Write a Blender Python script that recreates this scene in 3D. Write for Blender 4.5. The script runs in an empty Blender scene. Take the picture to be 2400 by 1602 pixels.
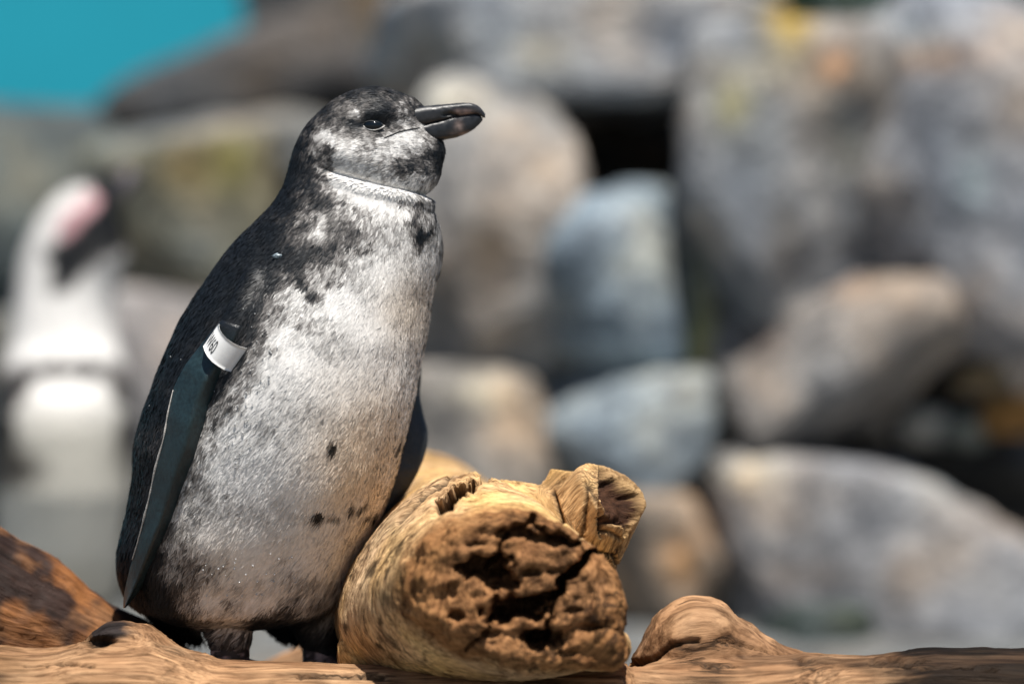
import bpy, math, random
import numpy as np
from mathutils import Vector
from mathutils.bvhtree import BVHTree

# ------------------------------------------------------------------ camera, sky, sun, exposure
scene = bpy.context.scene
col = scene.collection
D, CZ = 3.34, 0.40                       # camera distance to the bird's plane (Y=0), camera height
LENS, SENSOR = 135.0, 36.0
S0 = SENSOR / LENS * D / 2400.0          # metres per photo pixel at Y = 0

cam_data = bpy.data.cameras.new("camera")
cam = bpy.data.objects.new("camera", cam_data)
col.objects.link(cam)
cam.location = (0, -D, CZ)
cam.rotation_euler = (math.radians(90), 0, 0)
cam_data.lens = LENS
cam_data.sensor_width = SENSOR
cam_data.clip_end = 500
cam_data.dof.use_dof = True
cam_data.dof.focus_distance = D - 0.075
cam_data.dof.aperture_fstop = 2.1
scene.camera = cam

SUN = Vector((0.10, -0.35, 0.93)).normalized()
world = bpy.data.worlds.new("World")
scene.world = world
world.use_nodes = True
wn = world.node_tree
sky = wn.nodes.new("ShaderNodeTexSky")
sky.sky_type = 'NISHITA'
sky.sun_disc = False
sky.sun_elevation = math.asin(SUN.z)
sky.sun_rotation = math.atan2(SUN.x, SUN.y)
wn.links.new(sky.outputs[0], wn.nodes["Background"].inputs[0])
wn.nodes["Background"].inputs[1].default_value = 0.05

sun_data = bpy.data.lights.new("sun", 'SUN')
sun_data.energy = 4.6
sun_data.angle = math.radians(0.53)
sun_data.color = (1.0, 0.955, 0.89)
sun = bpy.data.objects.new("sun", sun_data)
col.objects.link(sun)
sun.rotation_euler = SUN.to_track_quat('Z', 'Y').to_euler()

vs = scene.view_settings
vs.view_transform = 'Standard'
vs.look = 'None'
vs.exposure = 0.5
vs.gamma = 1.0
scene.render.engine = 'CYCLES'
scene.cycles.use_denoising = True
scene.cycles.max_bounces = 8
scene.cycles.diffuse_bounces = 5

# ------------------------------------------------------------------ numeric helpers
rng = np.random.default_rng(7)
_perm = np.random.default_rng(3).permutation(256)
_perm = np.concatenate([_perm, _perm, _perm])
_g = np.random.default_rng(5).normal(size=(256, 3))
_g /= np.linalg.norm(_g, axis=1)[:, None]


def perlin(p):
    p = np.asarray(p, float)
    i = np.floor(p).astype(int)
    f = p - i
    i &= 255
    w = f * f * f * (f * (f * 6 - 15) + 10)
    out = np.zeros(len(p))
    for dx in (0, 1):
        wx = w[:, 0] if dx else 1 - w[:, 0]
        for dy in (0, 1):
            wy = w[:, 1] if dy else 1 - w[:, 1]
            for dz in (0, 1):
                wz = w[:, 2] if dz else 1 - w[:, 2]
                h = _perm[_perm[_perm[(i[:, 0] + dx) & 255] + ((i[:, 1] + dy) & 255)] + ((i[:, 2] + dz) & 255)]
                g = _g[h]
                out += wx * wy * wz * (g[:, 0] * (f[:, 0] - dx) + g[:, 1] * (f[:, 1] - dy) + g[:, 2] * (f[:, 2] - dz))
    return out * 1.5


def fbm(p, octv=4, lac=2.03, gain=0.5, ridged=False):
    p = np.asarray(p, float)
    a, s, o = 1.0, np.zeros(len(p)), 0
    for k in range(octv):
        n = perlin(p + 17.3 * k)
        if ridged:
            n = 1 - 2 * np.abs(n)
        s += a * n
        a *= gain
        p = p * lac
    return s


def sstep(a, b, x):
    t = np.clip((x - a) / (b - a), 0, 1)
    return t * t * (3 - 2 * t)


def pix(u, v, Y):
    """photo pixel + real depth -> point"""
    k = S0 * (D + Y) / D
    return np.array([(u - 1200) * k, Y, CZ + (801 - v) * k])


def proj(V):
    k = S0 * (D + V[:, 1]) / D
    return 1200 + V[:, 0] / k, 801 - (V[:, 2] - CZ) / k


def make_mesh(name, V, F, mat=None, parent=None, smooth=True, attrs=None):
    """F: (n,3)/(n,4) array or list of such arrays; attrs: name -> (n,3) colour or (n,3) vector or (n,) float per vertex"""
    V = np.asarray(V, np.float32)
    Fs = F if isinstance(F, list) else [F]
    Fs = [np.asarray(f, np.int32) for f in Fs if len(f)]
    me = bpy.data.meshes.new(name)
    me.vertices.add(len(V))
    me.vertices.foreach_set("co", V.ravel())
    nl = sum(f.size for f in Fs)
    npoly = sum(len(f) for f in Fs)
    me.loops.add(nl)
    me.polygons.add(npoly)
    me.loops.foreach_set("vertex_index", np.concatenate([f.ravel() for f in Fs]))
    tot = np.concatenate([np.full(len(f), f.shape[1], np.int32) for f in Fs])
    me.polygons.foreach_set("loop_start", np.concatenate([[0], np.cumsum(tot)[:-1]]).astype(np.int32))
    me.polygons.foreach_set("use_smooth", np.full(npoly, smooth))
    me.update(calc_edges=True)
    me.validate()
    for k, a in (attrs or {}).items():
        a = np.asarray(a, np.float32)
        if a.ndim == 1:
            at = me.attributes.new(k, 'FLOAT', 'POINT')
            at.data.foreach_set("value", a)
        elif k.startswith("col"):
            at = me.attributes.new(k, 'FLOAT_COLOR', 'POINT')
            at.data.foreach_set("color", np.concatenate([a, np.ones((len(a), 1), np.float32)], 1).ravel())
        else:
            at = me.attributes.new(k, 'FLOAT_VECTOR', 'POINT')
            at.data.foreach_set("vector", a.ravel())
    if mat:
        me.materials.append(mat)
    o = bpy.data.objects.new(name, me)
    col.objects.link(o)
    if parent is not None:
        o.parent = parent
        o.matrix_parent_inverse = parent.matrix_basis.inverted()
    return o


def loft(R, cap=True):
    """R: (rings, m, 3) closed rings -> V, F(quads), T(tris)"""
    R = np.asarray(R, float)
    n, m = R.shape[:2]
    V = R.reshape(-1, 3)
    i, j = np.meshgrid(np.arange(n - 1), np.arange(m), indexing='ij')
    j2 = (j + 1) % m
    F = np.stack([i * m + j, i * m + j2, (i + 1) * m + j2, (i + 1) * m + j], -1).reshape(-1, 4)
    T = np.zeros((0, 3), int)
    if cap:
        c0, c1 = len(V), len(V) + 1
        V = np.vstack([V, R[0].mean(0), R[-1].mean(0)])
        a = np.arange(m)
        b = (a + 1) % m
        T = np.vstack([np.stack([np.full(m, c0), b, a], 1), np.stack([np.full(m, c1), (n - 1) * m + a, (n - 1) * m + b], 1)])
    return V, F, T


def merge(parts):
    Vs, Fs, Ts, o = [], [], [], 0
    for V, F, T in parts:
        Vs.append(V)
        Fs.append(np.asarray(F).reshape(-1, 4) + o)
        Ts.append(np.asarray(T).reshape(-1, 3) + o)
        o += len(V)
    return np.vstack(Vs), np.vstack(Fs), np.vstack(Ts)


def remesh(V, F, T, voxel, smooth_it=6):
    o = make_mesh("temporary_shape", V, [F, T])
    m = o.modifiers.new("r", 'REMESH')
    m.mode = 'VOXEL'
    m.voxel_size = voxel
    if smooth_it:
        s = o.modifiers.new("s", 'SMOOTH')
        s.factor = 0.5
        s.iterations = smooth_it
    dg = bpy.context.evaluated_depsgraph_get()
    ev = o.evaluated_get(dg)
    me = ev.to_mesh()
    nv, npoly = len(me.vertices), len(me.polygons)
    co = np.empty(nv * 3, np.float32)
    me.vertices.foreach_get("co", co)
    idx = np.empty(len(me.loops), np.int32)
    me.loops.foreach_get("vertex_index", idx)
    tot = np.empty(npoly, np.int32)
    me.polygons.foreach_get("loop_total", tot)
    st = np.empty(npoly, np.int32)
    me.polygons.foreach_get("loop_start", st)
    q = idx[st[tot == 4][:, None] + np.arange(4)]
    ev.to_mesh_clear()
    md = o.data
    bpy.data.objects.remove(o)
    bpy.data.meshes.remove(md)
    return co.reshape(-1, 3).astype(float), q


def vnormals(V, F):
    a, b, c, d = (V[F[:, k]] for k in (0, 1, 2, 3 if F.shape[1] == 4 else 2))
    fn = np.cross(c - a, (d - b) if F.shape[1] == 4 else (b - c))
    if F.shape[1] == 3:
        fn = np.cross(b - a, c - a)
    N = np.zeros_like(V)
    for k in range(F.shape[1]):
        for ax in range(3):
            N[:, ax] += np.bincount(F[:, k], fn[:, ax], len(V))
    return N / (np.linalg.norm(N, axis=1)[:, None] + 1e-12)


def poly_dist(u, v, pts):
    """distance from points to a polyline, and param 0..1"""
    best = np.full(len(u), 1e9)
    tt = np.zeros(len(u))
    n = len(pts) - 1
    for k in range(n):
        (x0, y0), (x1, y1) = pts[k], pts[k + 1]
        dx, dy = x1 - x0, y1 - y0
        t = np.clip(((u - x0) * dx + (v - y0) * dy) / (dx * dx + dy * dy + 1e-9), 0, 1)
        d = np.hypot(u - x0 - t * dx, v - y0 - t * dy)
        m = d < best
        best[m] = d[m]
        tt[m] = (k + t[m]) / n
    return best, tt


def rbf(u, v, pts, eps=9.0, p=3.6):
    pts = np.asarray(pts, float)
    out = np.zeros(len(u))
    for s in range(0, len(u), 20000):
        d2 = (u[s:s + 20000, None] - pts[None, :, 0]) ** 2 + (v[s:s + 20000, None] - pts[None, :, 1]) ** 2
        w = (d2 + eps * eps) ** (-p / 2)
        out[s:s + 20000] = (w * pts[None, :, 2]).sum(1) / w.sum(1)
    return out


def interp_curve(vq, pts, k):
    pts = np.asarray(pts, float)
    return np.interp(vq, pts[:, 0], pts[:, k])


def smooth_interp(vq, xs, ys, it=3):
    """monotone-ish smooth interpolation: linear on a fine grid, then box smoothing"""
    g = np.linspace(xs[0], xs[-1], 400)
    y = np.interp(g, xs, ys)
    w = max(3, int(400 / len(xs) / 2) | 1)
    for _ in range(it):
        yp = np.concatenate([2 * y[0] - y[1:w][::-1], y, 2 * y[-1] - y[-w:-1][::-1]])
        y = np.convolve(yp, np.ones(w) / w, 'same')[w - 1:-(w - 1)]
    return np.interp(vq, g, y)


def tube(path, rad, m=10):
    path = np.asarray(path, float)
    rad = np.broadcast_to(np.asarray(rad, float), (len(path),))
    t = np.gradient(path, axis=0)
    t /= np.linalg.norm(t, axis=1)[:, None] + 1e-12
    ref = np.array([0.0, 1.0, 0.0]) if abs(t[:, 1]).max() < 0.9 else np.array([0.0, 0.0, 1.0])
    a = np.cross(t, ref)
    a /= np.linalg.norm(a, axis=1)[:, None] + 1e-12
    b = np.cross(t, a)
    th = np.linspace(0, 2 * np.pi, m, endpoint=False)
    R = path[:, None] + rad[:, None, None] * (np.cos(th)[None, :, None] * a[:, None] + np.sin(th)[None, :, None] * b[:, None])
    return loft(R)


def empty(name, loc=(0, 0, 0)):
    o = bpy.data.objects.new(name, None)
    o.empty_display_size = 0.1
    o.location = loc
    col.objects.link(o)
    return o


def tag(o, label=None, cat=None, group=None, kind=None):
    if label:
        o["label"] = label
    if cat:
        o["category"] = cat
    if group:
        o["group"] = group
    if kind:
        o["kind"] = kind
    return o


# ------------------------------------------------------------------ materials
class NT:
    def __init__(self, name):
        self.m = bpy.data.materials.new(name)
        self.m.use_nodes = True
        self.t = self.m.node_tree
        self.b = self.t.nodes["Principled BSDF"]

    def n(self, typ, **kw):
        o = self.t.nodes.new(typ)
        for k, v in kw.items():
            setattr(o, k, v)
        return o

    def l(self, a, b):
        self.t.links.new(a, b)

    def attr(self, name):
        return self.n("ShaderNodeAttribute", attribute_name=name)

    def noise(self, vec, scale, detail=4, rough=0.55, dist=0.0):
        o = self.n("ShaderNodeTexNoise")
        o.inputs["Scale"].default_value = scale
        o.inputs["Detail"].default_value = detail
        o.inputs["Roughness"].default_value = rough
        o.inputs["Distortion"].default_value = dist
        if vec is not None:
            self.l(vec, o.inputs["Vector"])
        return o.outputs["Fac"]

    def ramp(self, fac, stops):
        o = self.n("ShaderNodeValToRGB")
        e = o.color_ramp.elements
        while len(e) < len(stops):
            e.new(0.5)
        for k, (p, c) in enumerate(stops):
            e[k].position = p
            e[k].color = (c[0], c[1], c[2], 1) if hasattr(c, '__len__') else (c, c, c, 1)
        self.l(fac, o.inputs[0])
        return o.outputs[0]

    def mix(self, a, b, fac, mode='MIX'):
        o = self.n("ShaderNodeMix", data_type='RGBA', blend_type=mode)
        for k, v in ((0, fac), (6, a), (7, b)):
            s = o.inputs[k]
            if hasattr(v, 'is_linked'):
                self.l(v, s)
            elif hasattr(v, '__len__'):
                s.default_value = (v[0], v[1], v[2], 1)
            else:
                s.default_value = v if k == 0 else (v, v, v, 1)
        return o.outputs[2]

    def math(self, op, a, b=0.0):
        o = self.n("ShaderNodeMath", operation=op)
        for s, v in ((o.inputs[0], a), (o.inputs[1], b)):
            if hasattr(v, 'is_linked'):
                self.l(v, s)
            else:
                s.default_value = v
        return o.outputs[0]

    def bump(self, h, strength=0.3, dist=0.002):
        o = self.n("ShaderNodeBump")
        o.inputs["Strength"].default_value = strength
        o.inputs["Distance"].default_value = dist
        self.l(h, o.inputs["Height"])
        self.l(o.outputs[0], self.b.inputs["Normal"])

    def set(self, color=None, rough=None, spec=None, **kw):
        if color is not None:
            if hasattr(color, 'is_linked'):
                self.l(color, self.b.inputs["Base Color"])
            else:
                self.b.inputs["Base Color"].default_value = (*color, 1)
        if rough is not None:
            if hasattr(rough, 'is_linked'):
                self.l(rough, self.b.inputs["Roughness"])
            else:
                self.b.inputs["Roughness"].default_value = rough
        if spec is not None:
            self.b.inputs["Specular IOR Level"].default_value = spec
        return self.m


def mat_plumage():
    t = NT("plumage")
    c = t.attr("col").outputs["Color"]
    nb = t.attr("nb").outputs["Vector"]          # feather barbs scatter light about the body's own normal
    g = t.n("ShaderNodeNewGeometry").outputs["Normal"]
    vm = t.n("ShaderNodeVectorMath", operation='SCALE')
    t.l(g, vm.inputs[0])
    vm.inputs[3].default_value = 0.2
    va = t.n("ShaderNodeVectorMath", operation='ADD')
    t.l(vm.outputs[0], va.inputs[0])
    t.l(nb, va.inputs[1])
    vn = t.n("ShaderNodeVectorMath", operation='NORMALIZE')
    t.l(va.outputs[0], vn.inputs[0])
    t.l(vn.outputs[0], t.b.inputs["Normal"])
    return t.set(c, 0.5, 0.3)


def mat_skin(name="skin", rough=0.55, scale=900):
    t = NT(name)
    c = t.attr("col").outputs["Color"]
    tc = t.n("ShaderNodeTexCoord").outputs["Object"]
    n = t.noise(tc, scale * 0.25, 3)
    cc = t.mix(c, t.ramp(n, [(0.3, 0.55), (0.7, 1.25)]), 1.0, 'MULTIPLY')
    v = t.n("ShaderNodeTexVoronoi")
    v.inputs["Scale"].default_value = scale
    t.l(tc, v.inputs["Vector"])
    t.bump(v.outputs["Distance"], 0.35, 0.0006)
    return t.set(cc, rough, 0.5)


def mat_bill():
    t = NT("bill_horn")
    c = t.attr("col").outputs["Color"]
    tc = t.n("ShaderNodeTexCoord").outputs["Object"]
    n = t.noise(tc, 260, 4, 0.6)
    cc = t.mix(c, t.ramp(n, [(0.3, 0.7), (0.75, 1.3)]), 1.0, 'MULTIPLY')
    t.bump(t.noise(tc, 420, 4), 0.25, 0.0006)
    return t.set(cc, t.ramp(n, [(0.3, 0.3), (0.7, 0.5)]), 0.5)


def mat_wood(name="driftwood", fiber=1.0, bump=0.5, rough=0.75, crack=1.0):
    t = NT(name)
    c = t.attr("col").outputs["Color"]
    g = t.attr("gr").outputs["Vector"]
    ob = t.n("ShaderNodeTexCoord").outputs["Object"]
    n1 = t.noise(g, 55 * fiber, 6, 0.6, 0.4)
    n2 = t.noise(g, 210 * fiber, 4, 0.6, 0.2)
    n3 = t.noise(ob, 16, 4, 0.6)
    n4 = t.noise(g, 30 * fiber, 8, 0.65, 0.7)
    cc = t.mix(c, t.ramp(n1, [(0.28, (0.34, 0.28, 0.23)), (0.5, (0.95, 0.93, 0.9)), (0.72, (1.35, 1.35, 1.33))]), 1.0, 'MULTIPLY')
    cc = t.mix(cc, t.ramp(n2, [(0.32, (0.38, 0.33, 0.29)), (0.56, (1.1, 1.1, 1.1))]), 0.9, 'MULTIPLY')
    cc = t.mix(cc, t.ramp(n3, [(0.3, (0.78, 0.72, 0.68)), (0.6, (1.1, 1.1, 1.1))]), 0.8, 'MULTIPLY')
    ck = t.ramp(n4, [(0.445, 1.0), (0.488, 0.12), (0.506, 0.12), (0.54, 1.0)])
    msk = t.ramp(t.noise(ob, 11, 3), [(0.45, 0.0), (0.62, 0.9 * crack)])
    cc = t.mix(cc, ck, msk, 'MULTIPLY')
    h = t.math('ADD', t.math('MULTIPLY', n1, 0.6), t.math('MULTIPLY', n2, 0.8))
    h = t.math('ADD', h, t.math('MULTIPLY', ck, 0.25))
    t.bump(h, bump, 0.003)
    return t.set(cc, rough, 0.15)


def mat_rock(name="rock"):
    t = NT(name)
    c = t.attr("col").outputs["Color"]
    ob = t.n("ShaderNodeTexCoord").outputs["Object"]
    n1 = t.noise(ob, 9, 5, 0.62)
    n2 = t.noise(ob, 38, 5, 0.65)
    n3 = t.noise(ob, 5, 3, 0.5)
    n4 = t.noise(ob, 110, 3, 0.6)
    cc = t.mix(c, t.ramp(n1, [(0.3, (0.5, 0.5, 0.52)), (0.5, (0.95, 0.95, 0.95)), (0.7, (1.45, 1.42, 1.38))]), 1.0, 'MULTIPLY')
    cc = t.mix(cc, t.ramp(n2, [(0.3, (0.55, 0.55, 0.57)), (0.6, (1.25, 1.25, 1.25))]), 0.9, 'MULTIPLY')
    cc = t.mix(cc, t.ramp(n3, [(0.35, (0.88, 0.97, 1.06)), (0.5, (1, 1, 1)), (0.68, (1.25, 1.0, 0.76))]), 0.85, 'MULTIPLY')
    cc = t.mix(cc, t.ramp(n4, [(0.35, 0.6), (0.65, 1.25)]), 0.7, 'MULTIPLY')
    t.bump(t.math('ADD', n2, t.math('MULTIPLY', n4, 0.4)), 0.7, 0.02)
    return t.set(cc, t.ramp(n1, [(0.3, 0.55), (0.7, 0.85)]), 0.4)


def mat_plain(name, color, rough=0.6, spec=0.4, vary=0.25, scale=40):
    t = NT(name)
    ob = t.n("ShaderNodeTexCoord").outputs["Object"]
    n = t.noise(ob, scale, 4)
    cc = t.mix(color, t.ramp(n, [(0.3, 1 - vary), (0.7, 1 + vary)]), 1.0, 'MULTIPLY')
    return t.set(cc, rough, spec)


M_PLUM = mat_plumage()
M_SKIN = mat_skin()
M_BILL = mat_bill()
M_WOOD = mat_wood('driftwood', 1.9, 0.55)
M_WOOD2 = mat_wood("weathered_log_wood", 1.8, 0.7, 0.7, 1.0)
M_BARK = mat_wood("red_bark", 0.8, 0.8, 0.6, 0.6)
M_ROCK = mat_rock()

# ------------------------------------------------------------------ ground and enclosure wall
gx = np.concatenate([np.linspace(-60, -2.2, 14), np.linspace(-2, 2, 121), np.linspace(2.2, 60, 14)])
gy = np.concatenate([np.linspace(-30, -1.2, 10), np.linspace(-1, 3.5, 136), np.linspace(3.8, 120, 16)])
GX, GY = np.meshgrid(gx, gy, indexing='ij')
gp = np.stack([GX.ravel(), GY.ravel(), np.zeros(GX.size)], 1)
mound = 0.104 * sstep(0.30, 0.10, np.abs(gp[:, 0] + 0.215) - 0.03) * sstep(0.30, 0.14, np.abs(gp[:, 1] - 0.08))
near = sstep(6, 3, np.hypot(gp[:, 0], gp[:, 1]))
gp[:, 2] = mound + near * (0.012 * fbm(gp * 4, 4) + 0.004 * fbm(gp * 25, 3)) * (1 - mound / 0.104 * 0.85) - 0.006
ni, nj = GX.shape
ii, jj = np.meshgrid(np.arange(ni - 1), np.arange(nj - 1), indexing='ij')
GF = np.stack([ii * nj + jj, (ii + 1) * nj + jj, (ii + 1) * nj + jj + 1, ii * nj + jj + 1], -1).reshape(-1, 4)
gc = np.array([0.16, 0.165, 0.16])[None] * (1 + 0.25 * fbm(gp * 3, 3))[:, None]
tag(make_mesh("ground", gp, GF, M_ROCK, attrs={"col": gc}), kind="structure")

# turquoise painted wall of the enclosure, far behind the rocks (panel with coping)
wall = empty("painted_wall", (-3.0, 8.0, 0))
tag(wall, "turquoise painted enclosure wall beyond the dark rocks", "wall")
M_TEAL = mat_plain("turquoise_paint", (0.012, 0.30, 0.40), 0.55, 0.3, 0.10, 0.8)


def box(x0, x1, y0, y1, z0, z1):
    V = np.array([[x, y, z] for x in (x0, x1) for y in (y0, y1) for z in (z0, z1)], float)
    F = np.array([[0, 1, 3, 2], [4, 6, 7, 5], [0, 4, 5, 1], [2, 3, 7, 6], [0, 2, 6, 4], [1, 5, 7, 3]])
    return V, F


V, F = box(-9, -0.4, 8.0, 8.25, -0.02, 2.4)
make_mesh("wall_face", V, F, M_TEAL, wall, smooth=False)
V, F = box(-9.05, -0.35, 7.95, 8.30, 2.402, 2.52)
make_mesh("coping", V, F, mat_plain("coping_concrete", (0.4, 0.4, 0.38)), wall, smooth=False)

# ------------------------------------------------------------------ boulders


def boulder(name, u0, u1, v0, v1, Y, dep, color, seed, label, patches=(), planes=11, rough=0.06, tilt=0.0, sub=5, power=15.0, extra=None):
    """a rounded, faceted boulder whose outline fills the given span at depth Y (its centre)"""
    r = np.random.default_rng(seed)
    c = pix((u0 + u1) / 2, (v0 + v1) / 2, Y)
    k = S0 * (D + Y) / D
    hx, hz = (u1 - u0) / 2 * k * 1.10, (v1 - v0) / 2 * k * 1.08
    import bmesh
    bm = bmesh.new()
    bmesh.ops.create_icosphere(bm, subdivisions=sub, radius=1.0)
    d = np.array([v.co[:] for v in bm.verts])
    F = np.array([[v.index for v in f.verts] for f in bm.faces])
    bm.free()
    n = r.normal(size=(planes, 3))
    n /= np.linalg.norm(n, axis=1)[:, None]
    n = np.vstack([n, np.eye(3), -np.eye(3)])
    off = np.concatenate([r.uniform(0.80, 1.15, planes), np.full(6, 1.0)])
    q = np.maximum(d @ n.T, 1e-3) / off[None]
    rad = (q ** power).sum(1) ** (-1 / power)
    P = d * rad[:, None]
    P /= np.abs(P).max(0)[None]
    sc = np.array([hx, dep, hz])
    W = P * sc
    s_ = r.uniform(0, 50)
    size = min(hx, hz, dep)
    nn = fbm(W / size * 1.1 + s_, 3) * rough * 1.6 + fbm(W / size * 4 + s_, 3) * rough * 0.5
    W = W + d * (nn * size)[:, None]
    if tilt:
        ct, st = math.cos(tilt), math.sin(tilt)
        W = np.stack([W[:, 0] * ct - W[:, 2] * st, W[:, 1], W[:, 0] * st + W[:, 2] * ct], 1)
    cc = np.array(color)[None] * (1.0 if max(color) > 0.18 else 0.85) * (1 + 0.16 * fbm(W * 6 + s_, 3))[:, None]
    uu, vv = proj(W + c)
    for (pu, pv, pr, pc) in patches:           # lichen, stains and pale patches, some of them painted highlights
        w = np.exp(-(((uu - pu) / pr[0]) ** 2 + ((vv - pv) / pr[1]) ** 2)) * (W[:, 1] < dep * 0.4)
        w = np.clip(w * (0.9 + 0.5 * fbm(W * 25 + s_, 3)), 0, 1)[:, None]
        cc = cc * (1 - w) + np.array(pc)[None] * w
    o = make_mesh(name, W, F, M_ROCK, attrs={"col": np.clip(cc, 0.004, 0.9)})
    o.location = c
    tag(o, label, "boulder", "boulders of the rock wall")
    return o


G1, G2, G3 = (0.38, 0.385, 0.39), (0.27, 0.28, 0.29), (0.31, 0.295, 0.275)
BR, BL, DK = (0.25, 0.205, 0.16), (0.24, 0.30, 0.34), (0.045, 0.045, 0.045)
YEL, ORG, OLV, CRM = (0.62, 0.42, 0.06), (0.60, 0.33, 0.15), (0.30, 0.30, 0.10), (0.55, 0.48, 0.36)
B = "boulder"
boulder(B, 890, 1790, 10, 265, 2.75, 0.42, G1, 1, "long pale cap boulder roofing the dark hollow in the rock wall",
        [(1650, 110, (130, 60), (0.20, 0.24, 0.30)), (1270, 130, (70, 50), CRM), (1840, 50, (40, 60), YEL), (1000, 110, (80, 40), (0.36, 0.35, 0.30))], tilt=0.03)
boulder(B, 970, 1345, 195, 905, 2.45, 0.24, G3, 2, "tall brown-stained boulder under an end of the pale cap boulder",
        [(1130, 600, (110, 150), (0.26, 0.185, 0.12)), (1060, 240, (60, 40), CRM), (1300, 215, (40, 30), CRM)])
boulder(B, 1270, 1610, 455, 880, 2.38, 0.20, BL, 4, "smooth blue-grey round-topped stone below the dark hollow",
        [(1420, 520, (80, 60), (0.36, 0.42, 0.46))], planes=8, power=6)
boulder(B, 1290, 1650, 880, 1190, 2.36, 0.20, (0.25, 0.30, 0.33), 5, "lower blue-grey stone beneath the smooth round-topped one", planes=10)
boulder(B, 1290, 1690, 330, 520, 2.95, 0.2, (0.07, 0.055, 0.042), 6, "dark brown slanted stone deep inside the hollow", tilt=-0.5)
boulder(B, 1590, 2060, 95, 900, 2.42, 0.26, G2, 7, "upright grey boulder with yellow lichen on its shoulder",
        [(1845, 40, (55, 90), YEL), (1720, 240, (45, 60), (0.50, 0.45, 0.20)), (1780, 170, (120, 40), CRM), (1950, 150, (40, 30), ORG),
         (1980, 330, (50, 110), (0.13, 0.16, 0.175)), (1780, 330, (60, 60), (0.36, 0.37, 0.37)), (1840, 560, (60, 120), (0.22, 0.19, 0.16))])
boulder(B, 1960, 2520, 20, 800, 2.40, 0.30, (0.30, 0.305, 0.32), 8, "largest pale grey boulder with a rounded top painted sunlit pale",
        [(2150, 130, (120, 30), ORG), (2280, 430, (40, 70), (0.36, 0.42, 0.42)), (2100, 90, (100, 50), (0.48, 0.48, 0.46)), (2060, 400, (25, 90), (0.40, 0.41, 0.42))])  # pale patch near the top paints its sunlit brightness
boulder(B, 1690, 2220, 640, 1010, 2.33, 0.22, (0.255, 0.235, 0.215), 9, "brown-grey wedge boulder leaning under the largest pale boulder",
        [(1790, 780, (45, 50), (0.11, 0.07, 0.05)), (1960, 640, (70, 40), (0.32, 0.20, 0.12))], tilt=0.35)
boulder(B, 1560, 1735, 560, 1330, 2.40, 0.14, (0.235, 0.24, 0.20), 10, "narrow upright olive-grey stone wedged between boulders", [(1640, 800, (40, 120), OLV)])
boulder(B, 1640, 2480, 1110, 1680, 2.30, 0.32, (0.27, 0.265, 0.265), 11, "broad low grey boulder at the foot of the rock wall",
        [(1750, 1110, (80, 40), CRM), (2250, 1120, (120, 60), (0.34, 0.37, 0.38)), (1900, 1350, (160, 40), (0.20, 0.165, 0.14))], tilt=-0.12)
boulder(B, 1390, 1690, 1160, 1480, 2.28, 0.18, (0.28, 0.22, 0.165), 12, "small tan boulder behind the broken branch stub",
        [(1600, 1330, (40, 60), (0.45, 0.28, 0.14))])
boulder(B, 960, 1330, 870, 1240, 2.34, 0.20, (0.29, 0.26, 0.225), 13, "tan-grey boulder beneath the tall brown-stained one", [(1130, 920, (70, 40), CRM)])
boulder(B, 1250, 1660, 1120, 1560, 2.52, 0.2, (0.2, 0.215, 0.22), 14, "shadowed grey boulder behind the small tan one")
boulder(B, 1770, 2060, 1415, 1580, 2.05, 0.14, (0.035, 0.055, 0.05), 15, "dark green stone with a painted highlight low beside the broad boulder", [(1920, 1455, (45, 25), (0.16, 0.2, 0.2))])  # grey-teal patch paints the highlight on its top
boulder(B, 1760, 2480, 850, 1130, 2.75, 0.2, (0.05, 0.046, 0.042), 16, "rock painted black for the shade in the gap under the wedge boulder")  # black base colour stands in for the shade of the gap
for k, (u, v, ru, rv, cc_, lab) in enumerate([
        (2140, 830, 85, 42, (0.36, 0.38, 0.33), "pale lichen-covered cobble on top of the gap filling"),
        (2300, 880, 60, 40, (0.30, 0.27, 0.2), "brown cobble resting beside the pale lichen-covered one"),
        (2160, 1000, 52, 40, (0.42, 0.45, 0.46), "small whitish cobble low in the dark gap"),
        (2260, 1010, 45, 36, (0.30, 0.36, 0.36), "small greenish-grey cobble next to the whitish one in the gap"),
        (2370, 970, 70, 45, (0.42, 0.25, 0.09), "rusty orange cobble at the end of the dark gap"),
        (2050, 1015, 42, 30, (0.22, 0.22, 0.22), "small dull grey cobble innermost in the dark gap")]):
    o = boulder("cobble", u - ru, u + ru, v - rv, v + rv, 2.45, ru * 0.0006, cc_, 40 + k, lab, sub=4)
    o["category"] = "stone"
    o["group"] = "cobbles packed in the gap of the rock wall"
# left, beyond the second penguin
boulder(B, 600, 1030, -260, 340, 4.3, 0.5, (0.12, 0.11, 0.10), 21, "dark brown rock outcrop rising in front of the turquoise wall", [(900, 60, (90, 160), (0.17, 0.13, 0.08))], tilt=0.1)
boulder(B, 310, 860, 130, 400, 4.0, 0.4, (0.125, 0.12, 0.118), 31, "dark grey slab sloping down from the brown outcrop", tilt=0.38)
boulder(B, 170, 870, 275, 520, 3.6, 0.4, (0.20, 0.205, 0.195), 22, "flat grey ledge stone below the dark outcrop", [(170, 300, (80, 60), OLV)], tilt=0.05)
boulder(B, 270, 640, 335, 700, 3.05, 0.22, (0.20, 0.19, 0.135), 23, "mossy olive boulder behind the second penguin's bill", [(430, 400, (70, 50), (0.30, 0.22, 0.08)), (540, 380, (60, 70), (0.16, 0.17, 0.05)), (470, 560, (60, 70), (0.27, 0.28, 0.24))])
boulder(B, -260, 300, 260, 830, 3.4, 0.35, (0.085, 0.105, 0.105), 24, "dark teal-grey boulder beside the mossy olive one", [(60, 480, (80, 120), (0.13, 0.15, 0.14))])
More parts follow.
